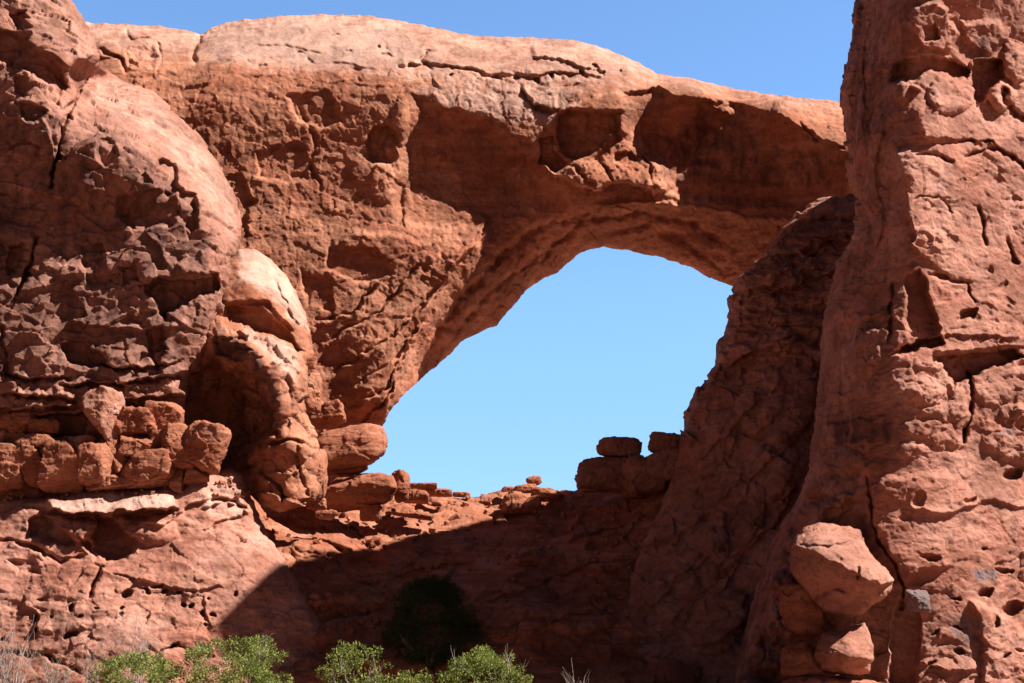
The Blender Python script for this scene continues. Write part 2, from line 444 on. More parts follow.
for k in range(26):
    rq = random.Random(k); x = rq.uniform(205, 590); y = 30 + rq.uniform(0, 42) + max(0, (x - 400) * .1)
    A.crack([(x, y), (x + rq.uniform(4, 12), y + rq.uniform(-2, 6))], 1.6, rq.uniform(.15, .4))
# joints and blocks of the left end
A.crack([(124, 28), (131, 40), (152, 36)], 2, .5).crack([(98, 50), (120, 58), (126, 72)], 2.5, .9).crack([(158, 42), (161, 60), (157, 80)], 2, .4)
A.poly([(126, 48), (150, 46), (158, 55), (155, 72), (140, 80), (124, 72)], -.6, 5, 1.2).bump(140, 70, 12, 8, .5).bump(108, 50, 14, 9, .7)
A.lip([(95, 72), (150, 78), (200, 72), (260, 74), (300, 79), (340, 83), (370, 88), (395, 92)], .12, 40)
# the wall: flakes and scars
A.poly([(412, 96), (430, 99), (445, 111), (478, 114), (497, 126), (520, 147), (540, 165), (565, 198), (560, 215), (520, 212), (482, 240), (445, 232), (420, 236), (398, 222), (392, 196), (402, 160), (398, 140), (408, 122)], -1.2, 15, .75)
A.poly([(374, 127), (390, 125), (398, 140), (396, 158), (386, 166), (368, 159), (366, 145)], -1.3, 3.5, .8)
A.bump(402, 120, 9, 26, .6).bump(390, 148, 8, 12, .8).bump(383, 182, 12, 22, .6).bump(365, 170, 22, 14, .5).bump(440, 156, 6, 5, .6).bump(408, 205, 5, 24, .5)
A.lip([(345, 226), (370, 234), (395, 232), (420, 240), (445, 238), (462, 246), (482, 240)], .8, 24, 5., left=False)
A.crack([(300, 110), (316, 135), (312, 165), (320, 190)], 2.5, .5).poly([(286, 95), (330, 92), (345, 120), (320, 128), (295, 118)], -.5, 3)
A.poly([(255, 150), (300, 140), (318, 170), (290, 186), (258, 178)], -.45, 3).poly([(215, 180), (240, 172), (255, 200), (246, 235), (225, 220)], -.5, 3)
A.poly([(330, 245), (378, 250), (395, 275), (360, 285), (325, 270)], -.5, 3).poly([(300, 270), (330, 280), (335, 310), (305, 305)], -.5, 3)
# the leaning beds of the left foot
for k, (x0, y0, x1, y1) in enumerate([(318, 345, 425, 262), (322, 378, 446, 282), (345, 392, 432, 312), (346, 412, 412, 345), (352, 425, 402, 368), (310, 322, 380, 286)]):
    mx, my = (x0 + x1) / 2 + 6, (y0 + y1) / 2 + 9
    A.lip([(x0, y0), (mx, my), (x1, y1)], .75 + .15 * (k % 2), 15, left=False).crack([(x0 + 8, y0 - 3), (mx, my), (x1 - 4, y1)], 2.2, .7)
A.lip([(385, 424), (400, 366), (412, 346), (425, 320), (441, 290), (456, 266), (482, 236), (490, 215)], 1.1, 34)
A.poly([(430, 255), (465, 248), (462, 265), (440, 285), (420, 275)], .5, 4, 1.6)
# under the span
A.crack([(430, 345), (460, 300), (500, 258), (540, 228), (590, 212)], 5, .7).crack([(455, 330), (490, 292), (530, 262), (560, 240)], 4, .5)
A.crack([(540, 262), (552, 250), (580, 222), (640, 212), (690, 222), (735, 250)], 4, .6).crack([(600, 235), (650, 225), (690, 245), (725, 275)], 4, .5)
A.lip([(590, 205), (640, 200), (700, 205), (760, 218), (800, 216)], .6, 20, left=False)
# the fallen-out alcove and the broken block below it
A.poly([(560, 116), (578, 111), (605, 113), (621, 111), (622, 126), (611, 136), (603, 147), (590, 154), (575, 159), (564, 153), (558, 143), (555, 130)], -1.5, 3.5, 1.2, .1, -.2)
A.poly([(556, 112), (575, 103), (592, 97), (618, 91), (625, 95), (624, 112), (602, 114), (576, 111)], 1.3, 4, .6)
A.poly([(540, 138), (552, 138), (556, 152), (566, 161), (575, 166), (556, 168), (540, 164)], -1.2, 2.5)
A.poly([(538, 165), (556, 168), (575, 160), (600, 160), (610, 146), (620, 138), (640, 147), (655, 160), (662, 172), (665, 190), (655, 196), (640, 186), (615, 183), (595, 190), (575, 186), (555, 176)], 1.7, 3, 1.9, -.12, .35)
A.poly([(616, 150), (632, 152), (640, 160), (626, 166), (614, 162)], -1.0, 2).crack([(598, 160), (606, 172), (614, 184)], 2, .8).crack([(640, 148), (650, 165), (652, 185)], 2, .8).crack([(575, 166), (585, 178)], 2, .7)
A.bump(622, 132, 4, 9, 1.0).bump(652, 186, 13, 7, .8).bump(592, 172, 12, 9, .6)
# the lip of the span
A.lip([(620, 93), (660, 90), (672, 98), (700, 100), (740, 107), (780, 118), (812, 138), (842, 148)], 1.2, 26, 4.)
A.poly([(630, 99), (660, 95), (700, 105), (740, 113), (780, 124), (812, 143), (846, 154), (850, 215), (760, 205), (690, 200), (668, 192), (664, 172), (642, 146), (626, 128)], -1.1, 10, .55, 0, -.13)
A.poly([(698, 104), (735, 112), (742, 150), (698, 150)], -.9, 10).poly([(682, 124), (716, 122), (722, 166), (684, 166)], -.9, 9).poly([(668, 138), (708, 136), (710, 176), (676, 178)], -.8, 8)
A.crack([(800, 122), (815, 138), (842, 146)], 2.5, .9).lip([(798, 122), (815, 136), (842, 144)], .5, 10)
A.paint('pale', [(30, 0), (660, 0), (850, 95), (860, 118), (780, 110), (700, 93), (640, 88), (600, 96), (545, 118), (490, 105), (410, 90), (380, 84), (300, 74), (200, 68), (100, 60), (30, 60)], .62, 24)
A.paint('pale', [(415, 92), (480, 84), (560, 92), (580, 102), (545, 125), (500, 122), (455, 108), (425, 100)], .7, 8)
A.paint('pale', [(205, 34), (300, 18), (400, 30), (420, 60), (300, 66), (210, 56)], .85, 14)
A.paint('varnish_and_shade', [(404, 105), (440, 112), (490, 125), (540, 160), (520, 195), (470, 205), (420, 190), (400, 160)], .36, 12)
A.paint('varnish_and_shade', [(640, 130), (700, 118), (800, 140), (840, 160), (830, 190), (760, 195), (680, 190), (645, 170)], .55, 12)
A.paint('varnish_and_shade', [(420, 300), (470, 262), (520, 245), (560, 262), (500, 300), (450, 340)], .35, 10)
A.blob('varnish_and_shade', 250, 130, 70, 60, .22); A.blob('varnish_and_shade', 385, 140, 24, 50, .4); A.blob('varnish_and_shade', 230, 200, 40, 60, .2); A.blob('varnish_and_shade', 575, 130, 30, 26, .45); A.blob('varnish_and_shade', 360, 300, 60, 40, .3); A.blob('varnish_and_shade', 300, 110, 40, 26, .3); A.blob('varnish_and_shade', 430, 265, 30, 20, .3); A.blob('varnish_and_shade', 640, 110, 26, 22, .35)
tag(A.build(ROCK, noise_wall), 'great red sandstone arch with a pale rounded top framing a window of blue sky', 'arch')

# ================================================================== left cliff
B = Mass('rock_cliff', [
    (-180, -120, 4), (40, -90, 4), (66, -20, 4), (72, 0, 4), (84, 20, 4), (95, 40, 4), (99, 55, 2.5), (98, 66, 1), (120, 79, 3), (140, 87, 3), (160, 99, 3), (180, 116, 3), (200, 136, 3), (215, 159, 3), (228, 180, 3), (238, 202, 3), (243, 224, 2.5),
    (240, 246, 2), (232, 266, 2), (225, 290, 2), (219, 320, 2), (215, 345, 2), (206, 356, 2), (192, 374, 2), (186, 398, 2), (184, 420, 2), (190, 450, 1), (200, 480, 1), (205, 520, 1), (-180, 520, 1)],
    [(0, 0, 97.5), (70, 0, 99.5), (-60, 0, 97), (60, -80, 101), (-160, -100, 99), (92, 40, 99.4), (97, 62, 99.8), (40, 60, 96), (0, 60, 96.2), (62, 98, 97.0), (0, 150, 96.8), (-60, 200, 96.6), (-160, 250, 96.6), (60, 200, 96.9),
     (100, 74, 108), (140, 92, 108), (180, 120, 107.5), (215, 163, 106), (238, 204, 104.5), (241, 230, 103),
     (80, 108, 98.6), (110, 122, 98.7), (140, 138, 98.5), (165, 160, 98.2), (190, 190, 98), (208, 222, 97.9), (228, 245, 99.5),
     (120, 210, 97.1), (180, 232, 97.2), (150, 265, 97.0), (200, 280, 97.8), (50, 300, 96.5), (120, 330, 96.6), (180, 345, 98), (-60, 380, 97), (0, 380, 96.5), (100, 385, 97.2), (0, 450, 97.5), (100, 450, 98), (180, 420, 99), (200, 480, 98.5), (0, 520, 97), (215, 345, 99.5)],
    back=14, rpx=12, seed=23)
B.rough[:] = np.where((B.GX > 95) & (B.GY < 120 + (B.GX - 95) * .75), .5, 1.0)
B.crack([(99, 60), (90, 76), (80, 88), (72, 106), (62, 126), (58, 142), (55, 165), (53, 186)], 2.6, 1.9, False)
B.lip([(99, 62), (90, 77), (80, 89), (72, 107), (62, 127), (58, 143), (55, 166)], .8, 24, left=False)
B.lip([(41, 116), (50, 128), (52, 145), (53, 162)], .7, 14, left=False)
B.crack([(38, 235), (34, 256), (22, 286), (14, 298)], 2.4, 1.3).crack([(2, 330), (6, 360), (4, 380)], 2, .8)
B.poly([(62, 62), (92, 46), (98, 64), (88, 80), (74, 100), (64, 84)], .4, 5, .35, -.2)
B.poly([(-5, 30), (18, 32), (40, 50), (58, 66), (66, 84), (60, 100), (40, 82), (20, 66), (-5, 62)], -1.1, 4).poly([(20, 100), (48, 108), (40, 124), (22, 118)], -.9, 3)
B.poly([(8, 14), (24, 8), (30, 20), (16, 26)], -.8, 3).poly([(14, 76), (28, 78), (24, 96), (14, 92)], -.7, 3)
B.poly([(118, 196), (160, 188), (178, 195), (182, 212), (168, 228), (132, 230), (116, 216)], -1.2, 4).poly([(158, 158), (176, 163), (180, 192), (166, 196), (154, 178)], -1.1, 3)
B.poly([(96, 140), (112, 136), (120, 160), (104, 168), (96, 158)], -.8, 3).poly([(178, 186), (196, 194), (200, 226), (188, 232), (178, 214)], -.9, 3)
B.poly([(142, 286), (160, 278), (218, 274), (220, 286), (204, 298), (182, 306), (165, 318), (154, 304)], -1.8, 3.5)
B.lip([(140, 284), (165, 276), (200, 272), (222, 274)], .8, 16)
B.poly([(8, 245), (26, 244), (24, 268), (6, 274)], -.8, 3).poly([(62, 345), (80, 340), (98, 352), (120, 372), (86, 366), (66, 362)], -1.1, 3).poly([(80, 245), (104, 244), (112, 280), (86, 282)], -.7, 3)
B.poly([(120, 270), (140, 262), (142, 282), (124, 284)], -.7, 3).poly([(146, 330), (160, 326), (168, 352), (156, 366), (148, 352)], -1.1, 3)
B.lip([(60, 318), (90, 326), (140, 330), (190, 326)], .6, 14).lip([(20, 190), (70, 196), (120, 188)], .4, 14)
for pts, h in (([(60, 385), (110, 382), (150, 380), (186, 372)], .8), ([(0, 392), (40, 396), (80, 398)], .8), ([(110, 400), (150, 398), (188, 394)], .9), ([(-10, 410), (30, 408), (84, 404)], 1.0), ([(0, 374), (40, 378), (70, 374)], .6), ([(100, 364), (140, 368), (180, 360)], .6)):
    B.lip(pts, h, 9).crack([(x, y + 2) for x, y in pts], 2.2, .9)
B.poly([(-20, 412), (40, 412), (85, 414), (84, 436), (40, 434), (-20, 430)], -1.6, 3).poly([(110, 404), (188, 398), (186, 420), (120, 418)], -1.0, 3)
B.poly([(-20, 436), (200, 430), (205, 500), (-20, 500)], -.3, 6)
B.paint('varnish_and_shade', [(-40, 90), (30, 100), (64, 110), (100, 118), (140, 140), (168, 170), (196, 200), (212, 230), (218, 300), (200, 350), (180, 385), (80, 392), (-40, 385)], .58, 12)
B.paint('varnish_and_shade', [(0, 20), (35, 40), (60, 80), (40, 100), (0, 100)], .3, 10)
B.paint('pale', [(98, 72), (140, 86), (182, 118), (218, 164), (240, 205), (240, 250), (226, 240), (208, 205), (180, 165), (140, 132), (100, 112), (84, 104)], .52, 8)
B.paint('pale', [(10, -60), (75, -40), (97, 45), (94, 66), (80, 84), (60, 60), (30, 30)], .4, 10)
B.blob('grey', 26, 300, 16, 60, .42); B.blob('grey', 30, 380, 40, 14, .5); B.blob('grey', 110, 375, 40, 10, .45); B.blob('grey', 20, 235, 18, 20, .45)
tag(B.build(ROCK_BROWN, noise_cliff), 'tall dark varnished rock cliff at left with a sunlit rounded shoulder', 'cliff')

# ================================================================== pale dome between the cliff and the arch
D = Mass('rock_dome', [(238, 249, 3), (255, 249, 4), (270, 258, 4), (285, 273, 4), (297, 291, 3.5), (305, 310, 3), (311, 333, 2.5), (314, 352, 2), (308, 372, 1), (270, 385, 1), (222, 372, 1), (205, 330, 1), (212, 280, 1)],
    [(240, 252, 105), (270, 265, 105), (300, 300, 105.5), (312, 340, 106), (250, 285, 102.3), (285, 320, 102.8), (230, 315, 101.6), (300, 358, 104.2), (222, 300, 101.8), (260, 340, 102.5), (250, 375, 103)], back=9, rpx=14, seed=31)
D.rough[:] = np.where(D.GY - (D.GX - 240) * .9 < 262, .45, .9)
D.lip([(222, 306), (248, 300), (268, 302), (300, 336)], .5, 12).poly([(226, 306), (262, 308), (290, 332), (306, 352), (280, 352), (240, 332), (224, 322)], -1.1, 4)
D.crack([(272, 272), (284, 300), (300, 330)], 2, .5)
D.paint('pale', [(236, 246), (262, 250), (290, 276), (308, 312), (312, 335), (296, 326), (276, 302), (250, 286), (236, 280)], .85, 8)
tag(D.build(ROCK, noise_smooth), 'small pale rounded rock dome beside the sunlit cliff shoulder', 'rock')

# ================================================================== boulder with the cave
E = Mass('cave_rock', [(170, 330, .5), (200, 326, .5), (219, 317, 2), (240, 321, 3), (256, 327, 3), (275, 333, 3), (295, 345, 2), (304, 354, 1.2), (306, 375, 1), (303, 400, 1), (309, 425, 1), (318, 446, 1.2), (326, 468, 1.5), (325, 488, 1.5),
    (316, 500, 1.5), (298, 506, 1), (280, 512, 1), (264, 506, 1), (252, 496, 1), (240, 490, 1), (190, 500, .5), (165, 480, .5), (165, 390, .5)],
    [(240, 323, 99.8), (275, 336, 100.3), (222, 320, 99.4), (213, 345, 98.4), (240, 350, 98), (262, 366, 97.7), (276, 402, 97.7), (280, 434, 98), (290, 360, 99.0), (303, 375, 100), (301, 405, 99.7), (290, 400, 98.7), (306, 430, 99.9), (320, 455, 101), (322, 485, 101),
     (175, 340, 103), (175, 450, 103), (200, 400, 103), (235, 390, 102.8), (255, 430, 102), (215, 450, 102.6), (268, 468, 99.8), (290, 490, 99), (250, 500, 100), (318, 500, 100.5), (275, 530, 99.5), (295, 455, 98.6)], back=8, rpx=7, seed=37)
E.poly([(176, 386), (198, 372), (214, 360), (228, 369), (240, 364), (252, 374), (262, 376), (264, 392), (275, 408), (276, 422), (281, 434), (270, 444), (256, 452), (250, 474), (215, 480), (176, 470), (170, 400)], -2.0, 4, 1.1)
E.poly([(246, 384), (258, 392), (262, 420), (250, 440), (238, 424)], .9, 4, 1.3).crack([(292, 352), (286, 376), (292, 404), (286, 440)], 2, .4)
E.poly([(262, 436), (284, 440), (306, 442), (322, 470), (322, 500), (290, 510), (266, 500), (256, 470)], .5, 4, 1.1).crack([(262, 470), (276, 484), (284, 506)], 2.4, .8).crack([(296, 446), (300, 470), (310, 496)], 2, .5)
E.poly([(264, 372), (290, 366), (300, 392), (292, 424), (276, 420), (272, 396)], .6, 6, .8, .15).bump(248, 348, 20, 10, .6)
E.poly([(214, 338), (236, 340), (252, 350), (244, 362), (214, 358)], -.7, 4, 1.6).poly([(226, 326), (244, 330), (250, 342), (234, 340)], -.5, 3).crack([(216, 336), (232, 340), (246, 332)], 2.2, .8).bump(226, 333, 10, 6, .7).crack([(262, 446), (285, 442), (304, 446)], 2.2, .9).lip([(262, 445), (285, 440), (306, 444)], .5, 12)
E.crack([(235, 400), (255, 410), (262, 440)], 2.5, .6)
E.bump(278, 488, 20, 18, .5)
E.paint('pale', [(240, 320), (296, 346), (304, 370), (290, 392), (276, 372), (256, 345), (240, 332)], .7, 7)
E.paint('pale', [(280, 380), (300, 390), (302, 420), (286, 440)], .35, 8)
E.paint('varnish_and_shade', [(214, 322), (240, 334), (262, 352), (280, 390), (285, 430), (272, 440), (262, 400), (240, 366), (204, 366)], .85, 8)
E.paint('varnish_and_shade', [(186, 370), (240, 360), (268, 400), (262, 440), (230, 470), (190, 460)], .4, 10)  # hollow darkened in colour, standing in for the cave's shade
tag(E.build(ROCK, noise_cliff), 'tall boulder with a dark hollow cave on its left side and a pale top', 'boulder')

# ================================================================== lit outcrop at lower left
G = Mass('rock_outcrop', [(-140, 478, 2), (0, 484, 2), (30, 498, 1.5), (48, 497, 1.5), (75, 493, 1.5), (100, 490, 1.5), (150, 487, 1.5), (180, 486, 1.5), (188, 477, 2), (210, 470, 2), (232, 467, 2), (243, 474, 2), (250, 494, 2), (260, 519, 2), (275, 545, 2), (290, 566, 2),
    (305, 590, 3), (325, 625, 3), (340, 665, 3), (352, 770, 2), (-140, 770, 2)],
    [(-100, 480, 98), (0, 488, 97.2), (100, 492, 96.4), (180, 488, 96.6), (235, 470, 98.4), (262, 522, 98.6), (290, 568, 97.6), (0, 540, 95), (110, 545, 94), (200, 540, 95.2), (250, 560, 95.6), (0, 640, 92), (100, 630, 91.4), (190, 615, 93), (250, 630, 94),
     (300, 620, 96), (330, 683, 95), (-100, 600, 93), (0, 720, 89.5), (150, 720, 89.5), (300, 740, 92), (-100, 740, 89.5)], back=7, rpx=12, seed=41)
G.lip([(44, 507), (60, 512), (90, 514), (112, 513), (150, 510), (178, 508)], 1.9, 14).crack([(44, 512), (80, 517), (112, 517), (150, 513), (176, 511)], 2.5, .9)
G.poly([(96, 514), (112, 516), (122, 530), (136, 541), (126, 556), (104, 562), (94, 548)], -2.0, 4, .7).poly([(28, 520), (44, 514), (64, 530), (72, 545), (46, 540), (30, 534)], -1.3, 4)
G.bump(72, 528, 26, 14, .9).bump(150, 530, 28, 14, .6).poly([(78, 536), (92, 540), (104, 558), (94, 560)], -.9, 3)
G.crack([(104, 562), (97, 578), (91, 598)], 2.2, 1.0).crack([(0, 540), (26, 544), (60, 560), (80, 556)], 2.5, .7).poly([(10, 560), (34, 556), (40, 572), (18, 574)], -.5, 5)
G.lip([(140, 520), (165, 526), (190, 505), (215, 498)], .5, 14).lip([(200, 512), (225, 502), (240, 505), (246, 520)], .6, 12).crack([(205, 532), (225, 522), (236, 518)], 2, .6)
G.crack([(212, 500), (236, 500), (247, 512)], 2.5, .8)
G.hole((127, 593, 6, 4, 1.2), (147, 590, 4.5, 3, 1.1), (165, 590, 4, 3, 1.), (180, 593, 6, 2, .8), (183, 604, 3, 3, 1.1), (191, 606, 4, 3, 1.1), (203, 613, 3.5, 3, 1.1), (213, 613, 3, 2.6, 1.), (235, 593, 3, 2.4, 1.),
       (73, 608, 5, 5, 1.4), (82, 617, 2.5, 2, .9), (97, 610, 2, 1.8, .8), (51, 617, 3, 2, .9), (36, 616, 3.5, 6, 1.1), (36, 630, 2, 4, .9), (72, 636, 10, 5, 1.5), (3, 640, 3, 4, 1.), (123, 608, 3.5, 2, .9), (122, 613, 2.4, 3, .9),
       (208, 599, 2, 1.6, .7), (157, 586, 8, 2.4, .7), (40, 598, 4, 2, .6), (174, 645, 7, 2, .8), (206, 625, 1.6, 3, .6))
G.lip([(20, 606), (34, 610), (38, 640)], .5, 16).lip([(108, 570), (150, 582), (190, 590), (230, 588)], .35, 14).crack([(160, 652), (174, 645), (184, 648)], 1.8, .6)
G.crack([(46, 655), (62, 662), (80, 672)], 2.5, .8)
G.paint('pale', [(40, 508), (60, 498), (110, 492), (170, 489), (184, 500), (170, 508), (110, 512), (60, 512)], .85, 7)
G.paint('pale', [(188, 480), (235, 468), (250, 500), (236, 530), (200, 515), (182, 498)], .6, 8)
G.blob('pale', 220, 560, 40, 30, .35); G.blob('pale', 150, 620, 40, 16, .4); G.blob('pale', 60, 580, 40, 20, .2)
G.blob('grey', 70, 640, 26, 30, .42); G.blob('grey', 105, 618, 24, 14, .35); G.blob('grey', 220, 660, 30, 16, .35); G.blob('varnish_and_shade', 160, 575, 60, 16, .3); G.blob('varnish_and_shade', 30, 570, 30, 16, .3)
tag(G.build(ROCK_PINK, noise_smooth), 'sunlit pitted rock outcrop at lower left with a pale ledge', 'rock')

# ================================================================== saddle and ramp below the window
H = Mass('rock_slope', [(215, 545, 2), (215, 480, 2), (270, 490, 2), (300, 496, 2), (318, 496, 1.5), (340, 498, 1.5), (360, 498, 1.5), (385, 494, 1.5), (400, 490, 1.5), (412, 487, 1.5), (430, 488, 1.5), (445, 489, 1.5), (458, 496, 1.5), (478, 496, 1.5), (490, 494, 1.5), (502, 489, 1.5), (517, 486, 1.5),
    (535, 486, 1.5), (552, 489, 1.5), (575, 491, 1.5), (585, 486, 1.5), (600, 478, 1), (650, 468, 1), (700, 440, 1), (800, 440, 1), (840, 560, 1), (840, 770, 1), (250, 770, 1)],
    [(225, 490, 110), (225, 540, 106), (270, 495, 112), (290, 520, 110), (330, 508, 113), (360, 508, 116), (400, 497, 119), (440, 491, 122), (500, 491, 123), (540, 488, 123), (575, 492, 122), (640, 475, 119), (700, 450, 117), (800, 450, 114), (280, 570, 100),
     (262, 535, 105.5), (320, 570, 103), (350, 545, 108), (420, 532, 113), (490, 522, 117.5), (540, 530, 115), (560, 550, 111), (640, 540, 112), (300, 620, 97), (400, 600, 101), (500, 600, 101), (600, 600, 103), (700, 600, 104), (800, 600, 103),
     (280, 690, 93), (400, 690, 93.5), (500, 690, 94), (600, 690, 95), (750, 690, 96), (300, 760, 89), (500, 760, 89), (800, 760, 91)], back=6, rpx=7, seed=47)
H.poly([(503, 500), (506, 524), (560, 520), (575, 495), (560, 488), (512, 490)], -.8, 2)
H.lip([(412, 516), (440, 508), (470, 503), (500, 500)], .5, 8).lip([(380, 512), (400, 506), (430, 503)], .6, 8).lip([(310, 520), (340, 532), (362, 520), (372, 528)], .6, 12)
H.crack([(318, 510), (345, 520), (360, 534), (370, 548)], 2.5, .9).crack([(415, 500), (440, 504), (462, 502)], 2, .7).crack([(300, 535), (322, 540), (345, 552)], 2.5, .9)
for pts in ([(470, 610), (520, 590), (560, 575), (600, 560)], [(340, 590), (420, 570), (480, 560)], [(520, 640), (560, 620), (620, 600)], [(560, 545), (600, 530), (650, 520)], [(380, 630), (440, 620), (500, 625)]):
    H.lip(pts, .7, 16)
H.blob('grey', 335, 523, 14, 10, .5); H.blob('pale', 300, 530, 20, 12, .4); H.blob('varnish_and_shade', 400, 640, 120, 40, .3)
for k in range(60):
    rq = random.Random(500 + k); x, y = rq.uniform(310, 760), rq.uniform(530, 680); r = rq.uniform(8, 30)
    H.bump(x, y, r * 1.6, r * .7, rq.uniform(.3, .9), rq.uniform(-30, 10))
H.rough[:] = .75
tag(H.build(ROCK_RED, noise_cliff), kind='structure')

# ================================================================== shaded buttress right of the window
I = Mass('rock_buttress', [(870, 190, 1.5), (845, 196, 2), (826, 199, 2), (812, 206, 2), (800, 214, 2), (788, 226, 2), (772, 240, 2), (762, 255, 2), (748, 268, 2), (738, 276, 2), (735, 288, 2), (729, 300, 2), (730, 312, 2), (724, 330, 2), (715, 343, 2), (714, 364, 2), (703, 380, 2), (693, 396, 2), (684, 412, 2),
    (681, 440, 2), (676, 462, 2), (668, 490, 2), (655, 520, 2), (642, 550, 2), (626, 590, 2), (612, 625, 2), (600, 683, 2), (590, 770, 2), (920, 770, 1), (920, 190, 1)],
    [(860, 195, 117.5), (800, 220, 116.5), (745, 275, 114.5), (730, 330, 113.5), (714, 365, 113), (685, 420, 112.5), (668, 490, 111), (640, 550, 107.5), (610, 620, 102), (600, 683, 98), (850, 250, 112), (820, 330, 109), (800, 400, 106.5), (760, 450, 105), (720, 480, 106.5), (760, 560, 99.5),
     (690, 580, 102), (680, 650, 97.5), (740, 640, 96), (900, 400, 104), (900, 200, 114), (900, 650, 95), (700, 760, 92), (590, 760, 92)], back=10, rpx=10, seed=53)
for pts in ([(735, 300), (770, 296), (820, 280), (850, 262)], [(726, 335), (770, 330), (830, 318)], [(716, 372), (760, 350), (800, 345)], [(760, 262), (800, 262), (840, 235)]):
    I.lip(pts, .9, 22)
for pts in ([(690, 470), (720, 440), (760, 400), (790, 372)], [(660, 560), (700, 520), (760, 470), (800, 440)], [(640, 620), (690, 570), (730, 540)], [(720, 600), (740, 560), (780, 520), (800, 480)]):
    I.lip(pts, .7, 26, 3)
for k, y in enumerate(range(212, 352, 17)):          # knobby beds near the top
    x0 = np.interp(y, [205, 250, 290, 365], [812, 765, 735, 714])
    for q in range(4):
        x = x0 + 12 + q * 30 + (k * 13) % 17
        if x < 850: I.bump(x, y + (q * 7 + k * 5) % 9, 21, 9.5, .7 + .3 * ((k + q) % 3) / 2, -8)
    I.crack([(x0 + 2, y + 10), (x0 + 40, y + 8 + k % 4), (x0 + 90, y + 4)], 2, .5)
for x, y, rx, ry, h in ((770, 470, 24, 40, 1.), (735, 520, 26, 44, 1.), (700, 560, 24, 40, .9), (760, 400, 22, 36, .9), (670, 600, 24, 40, .8), (720, 620, 26, 36, .9), (790, 470, 14, 40, .8), (715, 440, 18, 34, .8)):
    I.bump(x, y, rx, ry, h, 28)
I.at['varnish_and_shade'] += .22  # whole buttress darkened in colour to deepen its shade
I.bump(792, 400, 26, 48, 1.6, 20).bump(770, 268, 20, 12, 1.).poly([(800, 250), (830, 240), (850, 262), (820, 275)], -1.2, 4)
I.blob('varnish_and_shade', 780, 290, 60, 70, .45); I.blob('varnish_and_shade', 700, 520, 60, 60, .3); I.blob('varnish_and_shade', 720, 620, 80, 50, .3)
tag(I.build(ROCK_BROWN, noise_cliff), 'dark shaded rock buttress sloping down from the right foot of the arch', 'cliff')

# ================================================================== right tower
J = Mass('rock_tower', [(884, -330, 4), (872, -150, 4), (862, -60, 3), (857, 0, 2.5), (852, 18, 2.5), (851, 40, 2.5), (843, 68, 2.5), (838.5, 100, 2.5), (842, 125, 2.5), (846, 150, 2.5), (849, 180, 2.5), (858, 204, 2.5), (853, 240, 2.5), (838, 266, 2.5), (829, 300, 2.5), (823, 340, 2.5), (819, 380, 2.5), (816, 410, 2.5),
    (810, 440, 2.5), (806, 470, 2.5), (796, 500, 2.5), (780, 525, 2.5), (768, 555, 2), (752, 600, 2), (741, 640, 2), (735, 683, 2), (730, 770, 1.5), (1270, 770, 2), (1250, 350, 5), (1190, 40, 5), (1120, -180, 5), (1040, -330, 5), (960, -370, 5)],
    [(862, -60, 94), (857, 0, 93.5), (840, 100, 93), (848, 180, 92.5), (856, 220, 91.5), (832, 290, 91), (820, 380, 90.5), (808, 440, 90.5), (785, 520, 90.5), (755, 600, 90), (740, 650, 89.5), (735, 760, 88.5),
     (880, 60, 87.6), (870, 140, 87.8), (880, 220, 86.2), (862, 300, 86.5), (858, 360, 86), (850, 430, 86), (838, 490, 86.4), (825, 600, 85.2), (830, 683, 84.9),
     (900, 20, 84.4), (905, 60, 84.4), (900, 110, 84.4), (894, 160, 84.2), (902, 220, 84), (905, 270, 83.9), (890, 350, 83.6), (885, 400, 83.5), (886, 470, 83.3), (893, 560, 83.6), (905, 620, 83.6), (900, 740, 83.4),
     (960, 40, 87), (1024, 40, 89.5), (960, 130, 86.4), (1024, 130, 89), (960, 220, 85.8), (1024, 220, 88.3), (960, 330, 85.3), (1024, 330, 87.6), (960, 450, 84.8), (1024, 450, 87), (960, 600, 84), (1024, 600, 86.2), (960, 720, 83), (1024, 720, 85.2),
     (1150, 300, 95), (1220, 700, 95), (1150, 0, 98), (905, -60, 83.3), (908, -150, 82.6), (960, -150, 85), (1050, -150, 91), (915, -330, 82.2), (1000, -330, 87)], back=20, rpx=12, seed=61)
J.rough[:] = np.where(J.GX < 885 + 8 * np.sin(J.GY / 23), 1.7, 1.0); J.rough = blur(J.rough, 8)
# knobs and alcoves high up
J.poly([(914, 4), (940, -2), (955, 14), (961, 34), (951, 53), (936, 49), (920, 46), (907, 22)], 1.1, 4, 1.5).poly([(925, 24), (938, 22), (942, 36), (928, 40)], -.9, 2.5)
J.poly([(892, 64), (920, 54), (952, 60), (972, 68), (968, 80), (946, 74), (930, 71), (906, 86), (892, 82)], -1.8, 4)
J.bump(952, 92, 24, 22, 1.0).bump(944, 118, 34, 24, .7).poly([(974, 60), (1000, 58), (1006, 78), (992, 88), (985, 102), (976, 108), (970, 96)], -1.9, 3)
J.poly([(962, 20), (1004, 18), (1012, 40), (990, 55), (966, 48)], .6, 5, 1.5).bump(984, 64, 14, 7, .9).bump(1002, 96, 14, 14, 1.2).bump(1016, 62, 16, 20, .9)
J.lip([(912, 112), (926, 106), (938, 97), (946, 104)], .9, 20, left=False).bump(902, 92, 8, 14, .8).bump(917, 89, 5, 4, .9)
J.crack([(1004, 92), (1010, 110), (1024, 122), (1040, 130)], 4, 1.4, False)
J.lip([(894, 145), (897, 170), (906, 196), (908, 216), (916, 236), (908, 246)], .9, 30)
J.crack([(918, 153), (936, 155), (950, 162)], 2.2, .8).crack([(968, 156), (998, 149)], 2.2, .8).crack([(962, 140), (990, 143), (1010, 158), (1026, 170)], 2.6, 1.).lip([(900, 138), (940, 136), (968, 140), (1000, 150)], .5, 14)
